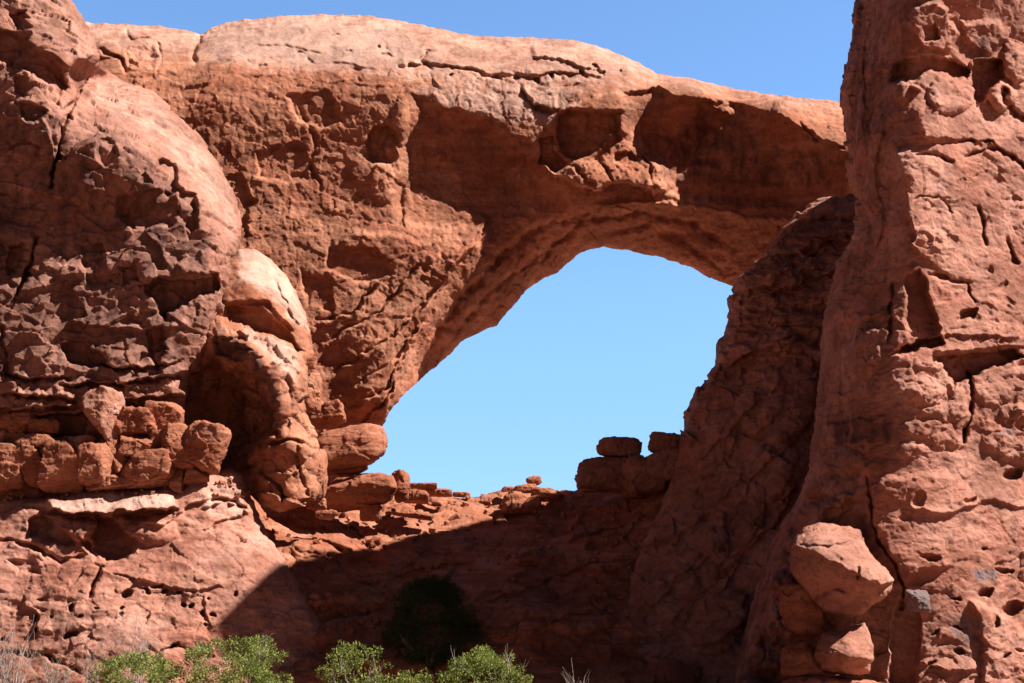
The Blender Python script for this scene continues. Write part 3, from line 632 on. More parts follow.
J.crack([(978, 208), (984, 224), (986, 242)], 2.2, .9).crack([(1008, 238), (1012, 252), (1020, 264)], 2.2, .8).crack([(916, 199), (938, 197)], 1.8, .7).crack([(946, 200), (950, 214)], 1.6, .5)
J.hole((1000, 180, 7, 5, .4), (960, 185, 9, 6, .3), (1016, 200, 6, 4, .4), (950, 240, 9, 7, .4), (990, 270, 5, 5, .4), (1010, 300, 8, 5, .4), (968, 315, 14, 6.5, 1.5), (1004, 285, 4, 8, .4))
J.at['varnish_and_shade'] += .12
# the shaded flank: seams, shallow bulges, ledges
for pts, h, l in (([(868, 10), (862, 60), (866, 110), (860, 150)], .5, False), ([(884, 120), (876, 170), (884, 225), (872, 262)], .6, False), ([(866, 205), (874, 250), (856, 300), (850, 350)], .6, True), ([(836, 300), (846, 340), (838, 385)], .4, True),
                  ([(842, 70), (870, 76), (896, 70)], .4, True), ([(848, 132), (868, 138), (890, 130)], .4, True), ([(830, 318), (856, 322), (886, 312)], .35, True), ([(800, 500), (830, 496), (866, 500)], .6, True),
                  ([(790, 520), (772, 570), (765, 620), (768, 680)], .9, True), ([(826, 400), (812, 450), (800, 505)], .6, True), ([(760, 590), (790, 560), (800, 530)], .8, False), ([(745, 650), (765, 620), (780, 600)], .6, False)):
    J.lip(pts, h, 18, 2.2, l)
J.bump(852, 225, 12, 26, .5).bump(862, 350, 20, 34, .5).bump(840, 460, 26, 14, .6).bump(822, 480, 30, 16, .5).bump(772, 610, 16, 34, .7).bump(778, 660, 20, 24, .7)
J.blob('grey', 868, 60, 16, 10, .45); J.blob('grey', 846, 470, 40, 8, .4); J.blob('varnish_and_shade', 800, 620, 50, 60, .35); J.blob('grey', 862, 30, 12, 20, .4); J.blob('varnish_and_shade', 850, 390, 30, 14, .4)
J.paint('varnish_and_shade', [(735, 690), (738, 640), (765, 550), (800, 500), (812, 520), (786, 560), (790, 690)], .75, 8)  # apron: painted shade, to match the dark buttress beside it
for k in range(26):
    rq = random.Random(900 + k); q = rq.random(); x = 742 + 60 * (1 - q) + rq.uniform(-6, 34); y = 510 + 170 * q if False else 690 - 190 * (1 - q)
    J.bump(x, y, rq.uniform(8, 20), rq.uniform(6, 16), rq.uniform(.4, 1.), rq.uniform(-60, 60))
# the slot
J.poly([(906, 278), (920, 267), (926, 284), (934, 308), (943, 330), (928, 344), (908, 352), (900, 352), (906, 338), (905, 304)], -1.3, 4, .8)
J.crack([(893, 280), (890, 310), (889, 345)], 2.4, .8).crack([(930, 274), (952, 276), (972, 284)], 2.2, .8).crack([(968, 284), (974, 300)], 2, .7)
J.poly([(890, 354), (905, 344), (940, 336), (945, 342), (918, 352), (900, 357)], -1.7, 2.5)
J.lip([(932, 352), (960, 352), (1000, 347), (1030, 346)], .8, 16).poly([(933, 355), (960, 354), (1016, 348), (1024, 358), (986, 370), (970, 378), (952, 390), (946, 374)], -1.9, 3)
J.lip([(892, 352), (930, 342), (950, 334), (990, 336), (1024, 340)], .5, 14)
J.crack([(966, 372), (971, 385), (973, 400), (967, 418), (963, 442)], 3, 1.4, False)
J.poly([(895, 380), (960, 378), (970, 415), (960, 450), (905, 440), (892, 420)], .15, 8, 1.7).poly([(980, 372), (1036, 366), (1036, 470), (985, 450), (975, 420)], .35, 8, 1.6, .12)
for cx, cy, rx, ry, h in ((925, 395, 22, 10, .6), (945, 412, 24, 9, .6), (920, 428, 24, 8, .6), (995, 395, 18, 12, .8), (1015, 415, 16, 12, .8), (1000, 440, 18, 14, .8), (950, 440, 20, 9, .5), (910, 452, 14, 8, .6)): J.bump(cx, cy, rx, ry, h * .45)
# the varnished ledge and the long joint
J.lip([(820, 424), (846, 420), (870, 418), (888, 416)], .5, 16, left=False).lip([(815, 444), (850, 446), (876, 444)], .4, 10).lip([(810, 470), (850, 468), (870, 478)], .4, 12)
J.lip([(818, 395), (850, 398), (884, 392)], .4, 14)
J.crack([(867, 478), (870, 500), (873, 520), (880, 544), (896, 564), (903, 584), (902, 610)], 1.9, 1.0)
J.lip([(867, 478), (870, 500), (873, 520), (880, 544), (896, 564), (903, 584)], .9, 40)
J.poly([(790, 520), (866, 512), (898, 572), (902, 600), (880, 690), (790, 690), (780, 600)], -.5, 16)
J.poly([(898, 598), (912, 596), (922, 620), (915, 690), (890, 690), (892, 640)], -1.1, 4)
J.hole((1014, 474, 12, 6, 1.3), (968, 500, 10, 3, .6), (985, 592, 10, 7, 1.2), (956, 597, 5, 3, .9), (957, 628, 4, 2, .8), (960, 650, 6, 4, 1.), (935, 632, 6, 2, .7), (1014, 608, 12, 10, 1.6), (1004, 570, 12, 4, .9), (930, 558, 10, 5, .8),
       (997, 622, 5, 7, .9), (1020, 650, 6, 5, .9), (1006, 655, 4, 3, .8), (920, 500, 8, 10, .6), (985, 548, 3, 2, .7), (932, 662, 6, 3, .8))
J.poly([(968, 600), (1020, 620), (1036, 690), (978, 690), (985, 650)], .7, 5, 1.3).lip([(905, 505), (940, 515), (990, 500), (1030, 508)], .4, 14).lip([(915, 660), (950, 672), (980, 668)], .6, 10)
J.blob('grey', 984, 575, 17, 9, .75); J.blob('grey', 966, 630, 24, 20, .62); J.blob('grey', 955, 590, 22, 10, .5); J.blob('grey', 918, 600, 11, 11, .8); J.blob('grey', 930, 535, 14, 10, .4); J.blob('grey', 1010, 432, 14, 6, .6)
J.blob('grey', 940, 185, 10, 14, .5); J.blob('grey', 968, 260, 20, 24, .35); J.blob('grey', 1000, 110, 10, 14, .45); J.blob('grey', 850, 300, 22, 20, .4)
J.paint('varnish_and_shade', [(838, 0), (905, 0), (915, 60), (900, 100), (890, 150), (840, 150)], .55, 10); J.paint('varnish_and_shade', [(840, 150), (890, 150), (900, 260), (885, 350), (880, 480), (860, 560), (780, 600), (740, 680), (800, 440), (822, 340), (850, 220)], .38, 12); J.paint('varnish_and_shade', [(830, 420), (893, 419), (893, 440), (832, 446)], .8, 4); J.blob('varnish_and_shade', 990, 45, 26, 26, .45)  # left flank gets painted shade; the ledge patch is real desert varnish
J.blob('pale', 990, 210, 40, 40, .35); J.blob('pale', 950, 100, 24, 20, .4); J.blob('pale', 905, 385, 16, 20, .35)
def tower_shadow_top(p):
    """the weathered top of the tower, above the photo: it climbs away to the right"""
    a, e = R(77), R(48)
    u = p[:, 0] * math.cos(a) + p[:, 1] * math.sin(a)
    v = np.interp(u, [80, 86.4, 88, 89.5, 95.5, 98.7, 100, 104, 107.4, 111.8, 114.3, 115.4, 117.5, 121.6, 130], [47, 48.9, 49.5, 50.1, 52.1, 51.4, 50.5, 49.7, 48.4, 47.4, 46, 42.8, 42.2, 42.7, 40])
    z = v + (p[:, 0] * math.sin(a) - p[:, 1] * math.cos(a)) * math.tan(e)
    q = p.copy(); q[:, 2] = np.where(p[:, 2] > 49, np.minimum(p[:, 2], np.maximum(z, 49)), p[:, 2])
    return q
tag(J.build(ROCK_PINK, noise_tower, tower_shadow_top), 'massive rock tower at right, its left face shaded and its right face sunlit', 'cliff')

K = Mass('boulder', [(788, 548, 2), (794, 535, 2), (803, 527, 1.5), (820, 522, 1.5), (850, 525, 1.5), (862, 528, 1.5), (864, 545, 1.5), (870, 556, 1.5), (885, 568, 1.5), (893, 580, 1.5), (890, 592, 1.5), (880, 600, 1.5), (868, 608, 1.5), (862, 614, 1.5), (845, 616, 1.5), (825, 612, 1.5), (812, 602, 1.5), (798, 586, 1.5), (789, 570, 1.5)],
    [(792, 545, 82.8), (820, 524, 83.0), (860, 530, 82.8), (815, 545, 80.9), (822, 556, 80.2), (845, 566, 79.8), (868, 578, 79.9), (885, 578, 80.4), (800, 560, 81.6), (812, 575, 81.2), (830, 590, 81.1), (850, 600, 81.1), (840, 612, 81.6), (870, 598, 80.5), (800, 585, 82.4)], back=3, rpx=4, seed=71)
K.lip([(788, 548), (806, 551), (822, 558), (846, 570), (866, 582), (880, 584), (896, 582)], 1.1, 30, 2.).crack([(812, 604), (826, 590), (848, 592)], 2, .4).crack([(800, 545), (830, 548), (862, 540)], 1.6, .3).crack([(858, 568), (856, 580)], 1.6, .4)
tag(K.build(ROCK_PINK, noise_tower), 'large angular boulder with a sunlit top and shaded front at the foot of the tower', 'boulder', 'boulders at the foot of the right tower')
L = Mass('boulder', [(813, 655, 1.5), (817, 640, 1.5), (822, 632, 1.5), (836, 631, 1.5), (850, 625, 1.5), (866, 621, 1.5), (871, 632, 1.5), (876, 645, 1.5), (877, 660, 1.5), (870, 674, 1.5), (845, 677, 1.5), (820, 673, 1.5)],
    [(820, 634, 81.6), (866, 624, 81.6), (830, 645, 80.1), (850, 645, 79.8), (868, 648, 80.1), (876, 655, 80.8), (830, 664, 80.3), (855, 664, 80.0), (840, 676, 81.0), (815, 655, 81.0)], back=3, rpx=4, seed=73)
L.lip([(812, 652), (830, 655), (850, 660), (878, 662)], .6, 20, 2.)
tag(L.build(ROCK_PINK, noise_tower), 'sunlit block under the large angular boulder at the foot of the tower', 'boulder', 'boulders at the foot of the right tower')
# ================================================================== boulders
def boulder(name, px, py, w, h, Y, mat, label, group, seed, deep=1.0, p=9, cuts=9, tilt=0, n=None, rough=1., box=.75, paint=None, round_=1., cat='boulder'):
    """a weathered block: a ball cut by flat planes, its corners worn, chipped all over"""
    rs = np.random.RandomState(seed)
    sc = Y / F
    n = n or int(np.clip(max(w, h) * 1.25, 16, 60))
    # cube sphere
    g = np.linspace(-1, 1, n)
    u, v = np.meshgrid(np.tan(g * math.pi / 4), np.tan(g * math.pi / 4))
    o = np.ones_like(u)
    pts = np.concatenate([np.stack(q, -1).reshape(-1, 3) for q in ((o, u, v), (-o, -u, v), (-u, o, v), (u, -o, v), (-v, u, o), (v, u, -o))])
    pts /= np.linalg.norm(pts, axis=1, keepdims=True)
    i = np.arange(n * n).reshape(n, n)
    q = np.stack([i[:-1, :-1], i[:-1, 1:], i[1:, 1:], i[1:, :-1]], -1).reshape(-1, 4)
    faces = np.concatenate([q + k * n * n for k in range(6)])
    key = np.round(pts * 1e5).astype(np.int64)
    _, first, inv = np.unique(key, axis=0, return_index=True, return_inverse=True)
    pts = pts[first].astype(f32); faces = inv.reshape(-1)[faces]
    # planes
    pl = [((1, 0, 0), 1), ((-1, 0, 0), 1), ((0, 1, 0), 1), ((0, -1, 0), 1), ((0, 0, 1), 1), ((0, 0, -1), 1)]
    for _ in range(cuts):
        d = rs.normal(size=3); d /= np.linalg.norm(d)
        pl.append((tuple(d), rs.uniform(box, 1.25) * 1.02))
    s = np.zeros(len(pts))
    for d, k in pl:
        s += np.clip(pts @ np.array(d) / k, 0, None) ** p
    V = pts * (s ** (-1 / p))[:, None]
    V = V * np.array([w / 2 * sc, deep * (w + h) / 4 * sc, h / 2 * sc])
    t = R(tilt); V = V @ np.array([[math.cos(t), 0, -math.sin(t)], [0, 1, 0], [math.sin(t), 0, math.cos(t)]])
    c = np.array(at(px, py, Y)); V = (V + c).astype(f32)
    size = (w + h) / 2 * sc
    nn = (V - c) / np.linalg.norm(V - c, axis=1, keepdims=True)
    k = np.clip(size / 4., .12, 1.) * rough
    lam = max(size / 3.2, .35)
    dsp = facets(warped(V, lam * .3, lam, seed) / lam, seed, .28, .12) * k * .75 + facets(V / (lam * .4), seed + 2, .12, .06) * k * .5 + fbm(V / (lam * .7), 4, seed + 4) * .12 * k + fbm(aniso(V, .3, .3, 2.2), 3, seed + 8) * .06
    V = V + nn * dsp[:, None]
    attrs = {kk: np.full(len(V), (paint or {}).get(kk, 0.)) for kk in ('varnish_and_shade', 'pale', 'grey')}
    o = mesh_obj(name, V, faces, mat, attrs=attrs)
    return tag(o, label, cat, group)

g1 = 'blocks stacked under the left cliff'
LEFT = [
    (106, 412, 30, 52, 95.2, 'pale tall pointed slab leaning against the foot of the dark cliff', dict(tilt=-12, p=12, paint={'pale': .5, 'grey': .35}, cuts=12, box=.6)),
    (128, 422, 52, 25, 96.3, 'wide layered block just right of the pale leaning slab', dict(p=12, rough=1.5)),
    (166, 417, 30, 26, 96.6, 'squarish block at the right end of the upper row, beside the cave shadow', dict()),
    (33, 444, 38, 15, 95.9, 'long low block above the wide gap at far left of the stack', dict()),
    (30, 462, 34, 26, 95.8, 'rounded block under the long low block at far left', dict()),
    (6, 456, 24, 20, 95.6, 'block at the left edge of the photo, upper of two', dict()),
    (8, 477, 26, 22, 95.4, 'block at the left edge of the photo, lower of two', dict()),
    (66, 468, 34, 42, 95.4, 'tallest upright block of the stack, left of the middle', dict(tilt=6)),
    (80, 451, 23, 24, 95.3, 'small pale square block below the leaning slab', dict(paint={'pale': .45, 'grey': .2})),
    (101, 462, 32, 38, 95.2, 'big upright red block in the middle of the stack', dict(tilt=-4)),
    (117, 456, 20, 32, 95.5, 'narrow leaning block right of the big upright red one', dict(tilt=-14)),
    (139, 446, 36, 22, 95.7, 'flat-topped block over the wide rounded one', dict()),
    (148, 468, 46, 28, 95.2, 'widest rounded block in the lower row with a shaded underside', dict(p=6)),
    (156, 440, 15, 16, 95.6, 'smallest block, wedged near the top right of the stack', dict()),
    (174, 443, 27, 32, 95.2, 'pale red upright block with a flat top near the cave', dict()),
    (178, 460, 29, 15, 95.1, 'low block below the upright one near the cave', dict()),
    (203, 447, 42, 40, 95.3, 'large smooth red block right in front of the dark cave', dict(p=6, tilt=14)),
    (112, 482, 44, 13, 95.2, 'long low block on the pale ledge, left of two', dict()),
    (150, 481, 34, 12, 95.1, 'low flat block on the pale ledge, right of two', dict()),
    (177, 481, 11, 20, 95.3, 'thin upright stone at the right end of the pale ledge', dict()),
    (14, 424, 34, 17, 96.2, 'rough wedge of rock under the left cliff overhang', dict(rough=1.5)),
    (46, 428, 26, 12, 96.4, 'thin rough slab in the shade of the left cliff overhang', dict(rough=1.4)),
    (52, 452, 17, 20, 96.0, 'small upright block left of the tallest one', dict()),
    (90, 480, 20, 12, 95.3, 'small low stone at the foot of the tallest block', dict()),
    (40, 480, 26, 16, 95.6, 'shaded squat stone left of the tallest block foot', dict()),
    (128, 474, 14, 20, 95.7, 'dark narrow stone squeezed behind the widest rounded block', dict()),
    (196, 476, 22, 16, 95.6, 'small stone between the pale ledge and the cave block', dict()),
]
for k, (px, py, w, h, Y, lab, kw) in enumerate(LEFT):
    boulder('boulder', px, py, w * 1.2, h * 1.22, Y + 1.35, ROCK_RED, lab, g1, 300 + k * 7, **{'box': .66, 'cuts': 9, 'p': 20, 'rough': .9, 'deep': .85, 'tilt': (k * 37) % 17 - 8, **kw})

g2 = 'boulders at the left foot of the arch'
PILE = [
    (355, 447, 78, 45, 110, 'big rounded boulder topmost in the pile against the window sky', dict(p=5, tilt=-8, box=.8, rough=.8)),
    (345, 470, 46, 10, 110.5, 'thin slab in the shade beneath the big rounded boulder', dict()),
    (362, 490, 74, 34, 109.5, 'wide boulder with an undercut front below the big rounded one', dict(p=6, tilt=-6, box=.8)),
    (402, 487, 15, 36, 111, 'narrow upright stone on the right of the wide undercut boulder', dict()),
    (398, 477, 14, 14, 111.5, 'small angular stone tucked under the rounded boulder end', dict()),
    (416, 497, 28, 15, 113, 'low rounded stone beside the narrow upright one', dict(p=6)),
    (312, 474, 28, 58, 103, 'tall rounded boulder beside the cave rock', dict(p=5, box=.85, rough=.7)),
    (316, 504, 20, 11, 104, 'small flat stone under the tall rounded boulder', dict()),
    (326, 416, 36, 22, 111, 'wedge-shaped red block above the big rounded boulder', dict(tilt=-18, p=12)),
    (312, 447, 11, 11, 105, 'tiny round stone between the cave rock and the big boulder', dict(p=5)),
    (311, 364, 12, 14, 106, 'knobbly small stone on the right shoulder of the cave rock', dict()),
    (308, 392, 24, 40, 107.5, 'pale lumpy block between the cave rock and the arch foot', dict(paint={'pale': .3})),
    (420, 487, 34, 8, 114, 'flat thin slab at the left end of the window sill', dict(p=14)),
    (440, 492, 24, 8, 118, 'small flat slab lying on the window sill', dict(p=14)),
    (371, 513, 22, 16, 110, 'cracked pale stone below the wide undercut boulder', dict(paint={'pale': .3, 'grey': .2})),
    (412, 514, 42, 6, 112, 'long thin slab on the sunlit slope under the pile', dict(p=14, tilt=8)),
    (326, 515, 22, 9, 106, 'low pale stone on the slope left of the cracked one', dict(paint={'pale': .4})),
]
for k, (px, py, w, h, Y, lab, kw) in enumerate(PILE):
    boulder('boulder', px, py, w, h, Y, ROCK_RED, lab, g2, 700 + k * 11, **kw)

g3 = 'small rocks on the window sill'
for k, (px, py, w, h, Y, lab, kw) in enumerate([
    (533.5, 481, 15, 10, 121, 'little round rock topmost on the sunlit sill mound', dict(p=5)),
    (527, 488, 24, 9, 120.5, 'flat rock under the little round one on the sill', dict()),
    (517, 503, 30, 24, 119, 'squarish rock at the left of the sill mound', dict(p=7)),
    (533, 504, 18, 18, 118.5, 'smaller rock right of the squarish one on the sill mound', dict()),
    (548, 495, 34, 14, 120, 'low sloping rock at the right end of the sunlit sill', dict(p=6)),
    (508, 489, 14, 6, 121, 'tiny slab at the left end of the sill mound', dict()),
    (462, 495, 18, 5, 122, 'thin slab in the lowest dip of the sill', dict())]):
    boulder('boulder', px, py, w, h, Y, ROCK_RED, lab, g3, 900 + k * 5, **kw)

g4 = 'shaded hoodoo rocks on the window sill'
for k, (px, py, w, h, Y, lab, kw) in enumerate([
    (619, 449, 52, 21, 116.6, 'mushroom cap rock in the shade at the right end of the window sill', dict(p=4, cuts=5, tilt=3, rough=1.4)),
    (622, 462, 38, 14, 117.2, 'neck of rock under the shaded mushroom cap', dict()),
    (611, 475, 70, 30, 116.5, 'broad shaded base block below the mushroom cap', dict(p=6, cuts=5, rough=1.5)),
    (666, 444, 36, 21, 115.3, 'smaller cap rock touching the dark buttress', dict(p=4, cuts=5, tilt=8, rough=1.4)),
    (662, 466, 40, 32, 115, 'shaded block under the smaller cap rock', dict()),
    (640, 478, 50, 40, 115.5, 'shaded block filling the gap between the two cap rocks', dict())]):
    boulder('hoodoo_rock', px, py, w, h, Y, ROCK_BROWN, lab, g4, 950 + k * 5, cat='boulder', **kw)

for k, (px, py, w, h, Y, lab) in enumerate([
    (822, 202, 14, 8, 119.5, 'sunlit broken rock in the gap under the right end of the arch, right of two'),
    (812, 207, 14, 6, 119.5, 'smaller sunlit broken rock in the gap under the right end of the arch')]):
    boulder('boulder', px, py, w, h, Y, ROCK_PINK, lab, 'broken rocks in the gap under the arch end', 970 + k * 5, paint={'pale': .5})

g5 = 'boulders at the foot of the right tower'
for k, (px, py, w, h, Y, lab, kw) in enumerate([
    (802, 610, 40, 48, 83.6, 'shaded block left under the large angular boulder', dict()),
    (802, 658, 38, 34, 82.6, 'low shaded block left of the sunlit one', dict()),
    (917, 600, 22, 21, 81.6, 'small dark lichen-covered block stuck to the tower', dict(paint={'grey': .8, 'varnish_and_shade': .3}, p=12)),
    (830, 690, 90, 30, 82, 'flat block lowest at the foot of the tower', dict())]):
    boulder('boulder', px, py, w, h, Y, ROCK_RED, lab, g5, 980 + k * 5, **kw)

# ================================================================== rubble lying on the ledges
def rubble(name, label, mass, area, count, seed, mat, size=(.10, .34)):
    rs = np.random.RandomState(seed); V = []; Fc = []; n = 0; k = 0
    xs = [p[0] for p in area]; ys = [p[1] for p in area]
    cube = np.array([(x, y, z) for x in (-1, 1) for y in (-1, 1) for z in (-1, 1)], f32)
    quad = np.array([(0, 1, 3, 2), (4, 6, 7, 5), (0, 4, 5, 1), (2, 3, 7, 6), (0, 2, 6, 4), (1, 5, 7, 3)])
    while n < count and k < count * 20:
        k += 1
        x, y = rs.uniform(min(xs), max(xs)), rs.uniform(min(ys), max(ys))
        if not inside(np.array([x]), np.array([y]), area)[0]: continue
        i = int(np.searchsorted(mass.ay, y)); j = int(np.searchsorted(mass.ax, x))
        if not mass.keep[i, j]: continue
        r = rs.uniform(*size) * rs.uniform(.5, 1.)
        c = np.array(at(x, y, float(mass.Y[i, j]) - r * .5))
        q, _ = np.linalg.qr(rs.normal(size=(3, 3)))
        v = (cube * rs.uniform(.55, 1.0, (8, 3)) * np.array([1.2, .9, .7]) * r) @ q + c
        Fc.append(quad + n * 8); V.append(v); n += 1
    tag(mesh_obj(name, np.concatenate(V), np.concatenate(Fc), mat, smooth=False), label, 'rubble', kind='stuff')
rubble('rubble', 'small broken stones scattered along the pale ledge and between the stacked blocks', G, [(0, 486), (60, 494), (180, 487), (240, 470), (255, 500), (190, 494), (60, 498), (0, 500)], 70, 1, ROCK_RED, (.08, .22))
rubble('rubble', 'small broken stones scattered over the window sill and the slope below it', H, [(262, 520), (330, 508), (420, 488), (500, 492), (580, 490), (660, 520), (600, 640), (320, 640), (280, 570)], 260, 2, ROCK_RED, (.12, .4))

# ================================================================== plants
LEAF = simple('juniper_leaf', (.10, .14, .03), (.40, .44, .12), 2.2, .8, .25)
LEAF_SHADED = simple('shaded_juniper_leaf', (.026, .05, .018), (.05, .085, .03), 3., .8, .2)  # juniper leaf with the deep shade put into its colour
LEAF_GREY = simple('sage_leaf', (.11, .12, .07), (.22, .21, .14), 4., .85, .2)
BARK = simple('bark', (.16, .12, .095), (.30, .25, .21), 9.)
DEAD = simple('dead_wood', (.26, .21, .18), (.44, .38, .34), 9.)

class MB:
    def __init__(s): s.v = []; s.f = []
    def tube(s, pts, rad, k=5):
        b = len(s.v)
        for i, (p, r) in enumerate(zip(pts, rad)):
            d = (pts[min(i + 1, len(pts) - 1)] - pts[max(i - 1, 0)]).normalized()
            a = d.orthogonal().normalized(); c = d.cross(a)
            for j in range(k):
                t = 2 * math.pi * j / k
                s.v.append(p + a * (r * math.cos(t)) + c * (r * math.sin(t)))
        for i in range(len(pts) - 1):
            for j in range(k):
                s.f.append((b + i * k + j, b + i * k + (j + 1) % k, b + (i + 1) * k + (j + 1) % k, b + (i + 1) * k + j))
    def build(s, name, mat, parent, smooth=True):
        return mesh_obj(name, np.array([tuple(v) for v in s.v]), np.array(s.f), mat, parent, smooth=smooth)

def limb(mb, rnd, p, d, L, r, bend=.35, n=6, up=.08):
    pts = [p.copy()]; rad = [r]
    for i in range(n):
        d = (d + Vector((rnd.uniform(-bend, bend), rnd.uniform(-bend, bend), rnd.uniform(-bend, bend) + up))).normalized()
        p = p + d * (L / n); pts.append(p.copy()); rad.append(max(r * (1 - .8 * (i + 1) / n), .006))
    mb.tube(pts, rad)
    return pts, d

def sprays(rs, centers, radii, per, size):
    """scale-leaf sprays: short pointed tufts of crossed blades, filling each clump towards its skin"""
    V = []; Fq = []
    for c, r in zip(centers, radii):
        k = int(per * r * r / .09)
        d = rs.normal(size=(k, 3)); d /= np.linalg.norm(d, axis=1, keepdims=True)
        d[:, 2] = d[:, 2] * .9 + .15
        rr = r * rs.uniform(.35, 1.05, (k, 1)) ** .6
        p = c + d * rr * np.array([1, 1, .8])
        ax = d + rs.normal(size=(k, 3)) * .5 + np.array([0, 0, .35]); ax /= np.linalg.norm(ax, axis=1, keepdims=True)
        L = size * rs.uniform(.6, 1.4, (k, 1))
        for turn in range(2):
            w = np.cross(ax, rs.normal(size=(k, 3))); w /= np.linalg.norm(w, axis=1, keepdims=True) + 1e-9
            w *= L * .24
            a = p - w * .6; b = p + ax * L * .5 - w; e = p + ax * L * 1.1; g = p + ax * L * .5 + w
            b0 = sum(len(x) for x in V)
            V.append(np.stack([a, b, e, g], 1).reshape(-1, 3))
            Fq.append(np.arange(k * 4).reshape(k, 4) + b0)
    return np.concatenate(V), np.concatenate(Fq)

def ground_z(x, y):
    return GROUND + .9 * float(sstep(np.array(y), 20., 58.)) + .25 * math.sin(x * .11 + y * .07)

def juniper(label, px, w, top, Y, seed, leaf, group, dead=0, cone=.0, per=46, base=None, sparse=1.0):
    rnd = random.Random(seed); rs = np.random.RandomState(seed)
    foot = at(px, 700, Y); z0 = ground_z(foot.x, Y) if base is None else base
    foot.z = z0 - .1
    zt = at(px, top, Y).z; Ht = zt - foot.z; Wd = w * Y / F / 2
    t = tag(empty('juniper_tree', foot), label, 'tree', group)
    mb = MB(); tips = []
    for k in range(7):
        a = 2 * math.pi * k / 7 + rnd.uniform(-.4, .4)
        d = Vector((math.cos(a) * .75, math.sin(a) * .75, 1)).normalized()
        pts, d2 = limb(mb, rnd, Vector((math.cos(a) * .08, math.sin(a) * .08, -.1)), d, Ht * rnd.uniform(.35, .6), .10 * Ht / 3, .25)
        for j in (2, 3, 4, 5, 6):
            p2, _ = limb(mb, rnd, pts[j], (d2 + Vector((rnd.uniform(-1, 1), rnd.uniform(-1, 1), rnd.uniform(-.2, .7)))).normalized(), Ht * .2, .035, .4, 4)
            tips.append(p2[-1])
    mb.build('trunk', BARK, t)
    cen = []; rad = []
    for k in range(int(64 * sparse)):
        u = rs.normal(size=3); u /= np.linalg.norm(u)
        h = .5 + .48 * u[2]
        wr = 1 - cone * max(h - .3, 0) + (.25 if h < .4 else 0)
        r = rs.uniform(.55, .95)
        c = np.array([u[0] * r * Wd * wr, u[1] * r * Wd * wr, Ht * (h * .9 + .02)])
        cr = rs.uniform(.12, .25) * (Wd + Ht / 2) / 1.8
        c[2] = min(c[2], Ht - cr * .85 - abs(u[0]) * Ht * rs.uniform(0, .22))
        cen.append(c); rad.append(cr)
    for k in range(int(26 * sparse)):              # uneven tufts standing out of the outline
        a = rs.uniform(0, 2 * math.pi); e = rs.uniform(-.1, 1.3)
        cen.append(np.array([math.cos(a) * math.cos(e) * Wd * rs.uniform(.85, 1.1), math.sin(a) * math.cos(e) * Wd, Ht * min(.5 + .5 * math.sin(e) * rs.uniform(.8, 1.04), .97) * (1 - .35 * cone * abs(math.cos(e)))])); rad.append(rs.uniform(.12, .26))
    V, Fq = sprays(rs, cen, rad, per * 2.5, .085)
    mesh_obj('crown', V, Fq, leaf, t, smooth=False)
    for k in range(dead):
        m2 = MB(); a = rnd.uniform(-.8, 3.6)
        p0 = Vector((math.cos(a) * Wd * .5, -abs(math.sin(a)) * Wd * .4, Ht * rnd.uniform(.4, .65)))
        pts, d2 = limb(m2, rnd, p0, Vector((math.copysign(rnd.uniform(.1, 1.), math.cos(a)), -.2, rnd.uniform(.4, 1.2))).normalized(), Wd * rnd.uniform(.35, .6), .025, .3, 6)
        for j in (2, 3, 4, 5): limb(m2, rnd, pts[j], (d2 + Vector((rnd.uniform(-1, 1), rnd.uniform(-.5, .5), rnd.uniform(-.3, 1)))).normalized(), Wd * .22, .012, .3, 4)
        m2.build('dead_branch', DEAD, t)
    return t

gj = 'junipers along the foot of the rocks'
juniper('bright green juniper at far left under the pitted outcrop', 134, 86, 652, 60, 5, LEAF, gj, 3, per=48)
juniper('broad juniper with bare branches at the edge of the shadow', 230, 112, 633, 61, 8, LEAF, gj, 7, per=46)
juniper('olive juniper with tangled dead twigs left of the dark tree', 356, 74, 642, 60, 13, LEAF, gj, 10, per=30, sparse=.75)
juniper('pointed olive juniper in front of the dark shadow', 484, 104, 645, 60, 21, LEAF, gj, 4, cone=.7, per=42)
juniper('low olive juniper sprig right of the twiggy one', 412, 44, 668, 59.5, 29, LEAF, gj, 2, per=34, sparse=.6)
juniper('dark juniper standing in the deep shade below the window', 428, 92, 572, 95, 33, LEAF_SHADED, gj, 0, cone=.3, per=30, base=float(at(428, 668, 95).z), sparse=2.4)

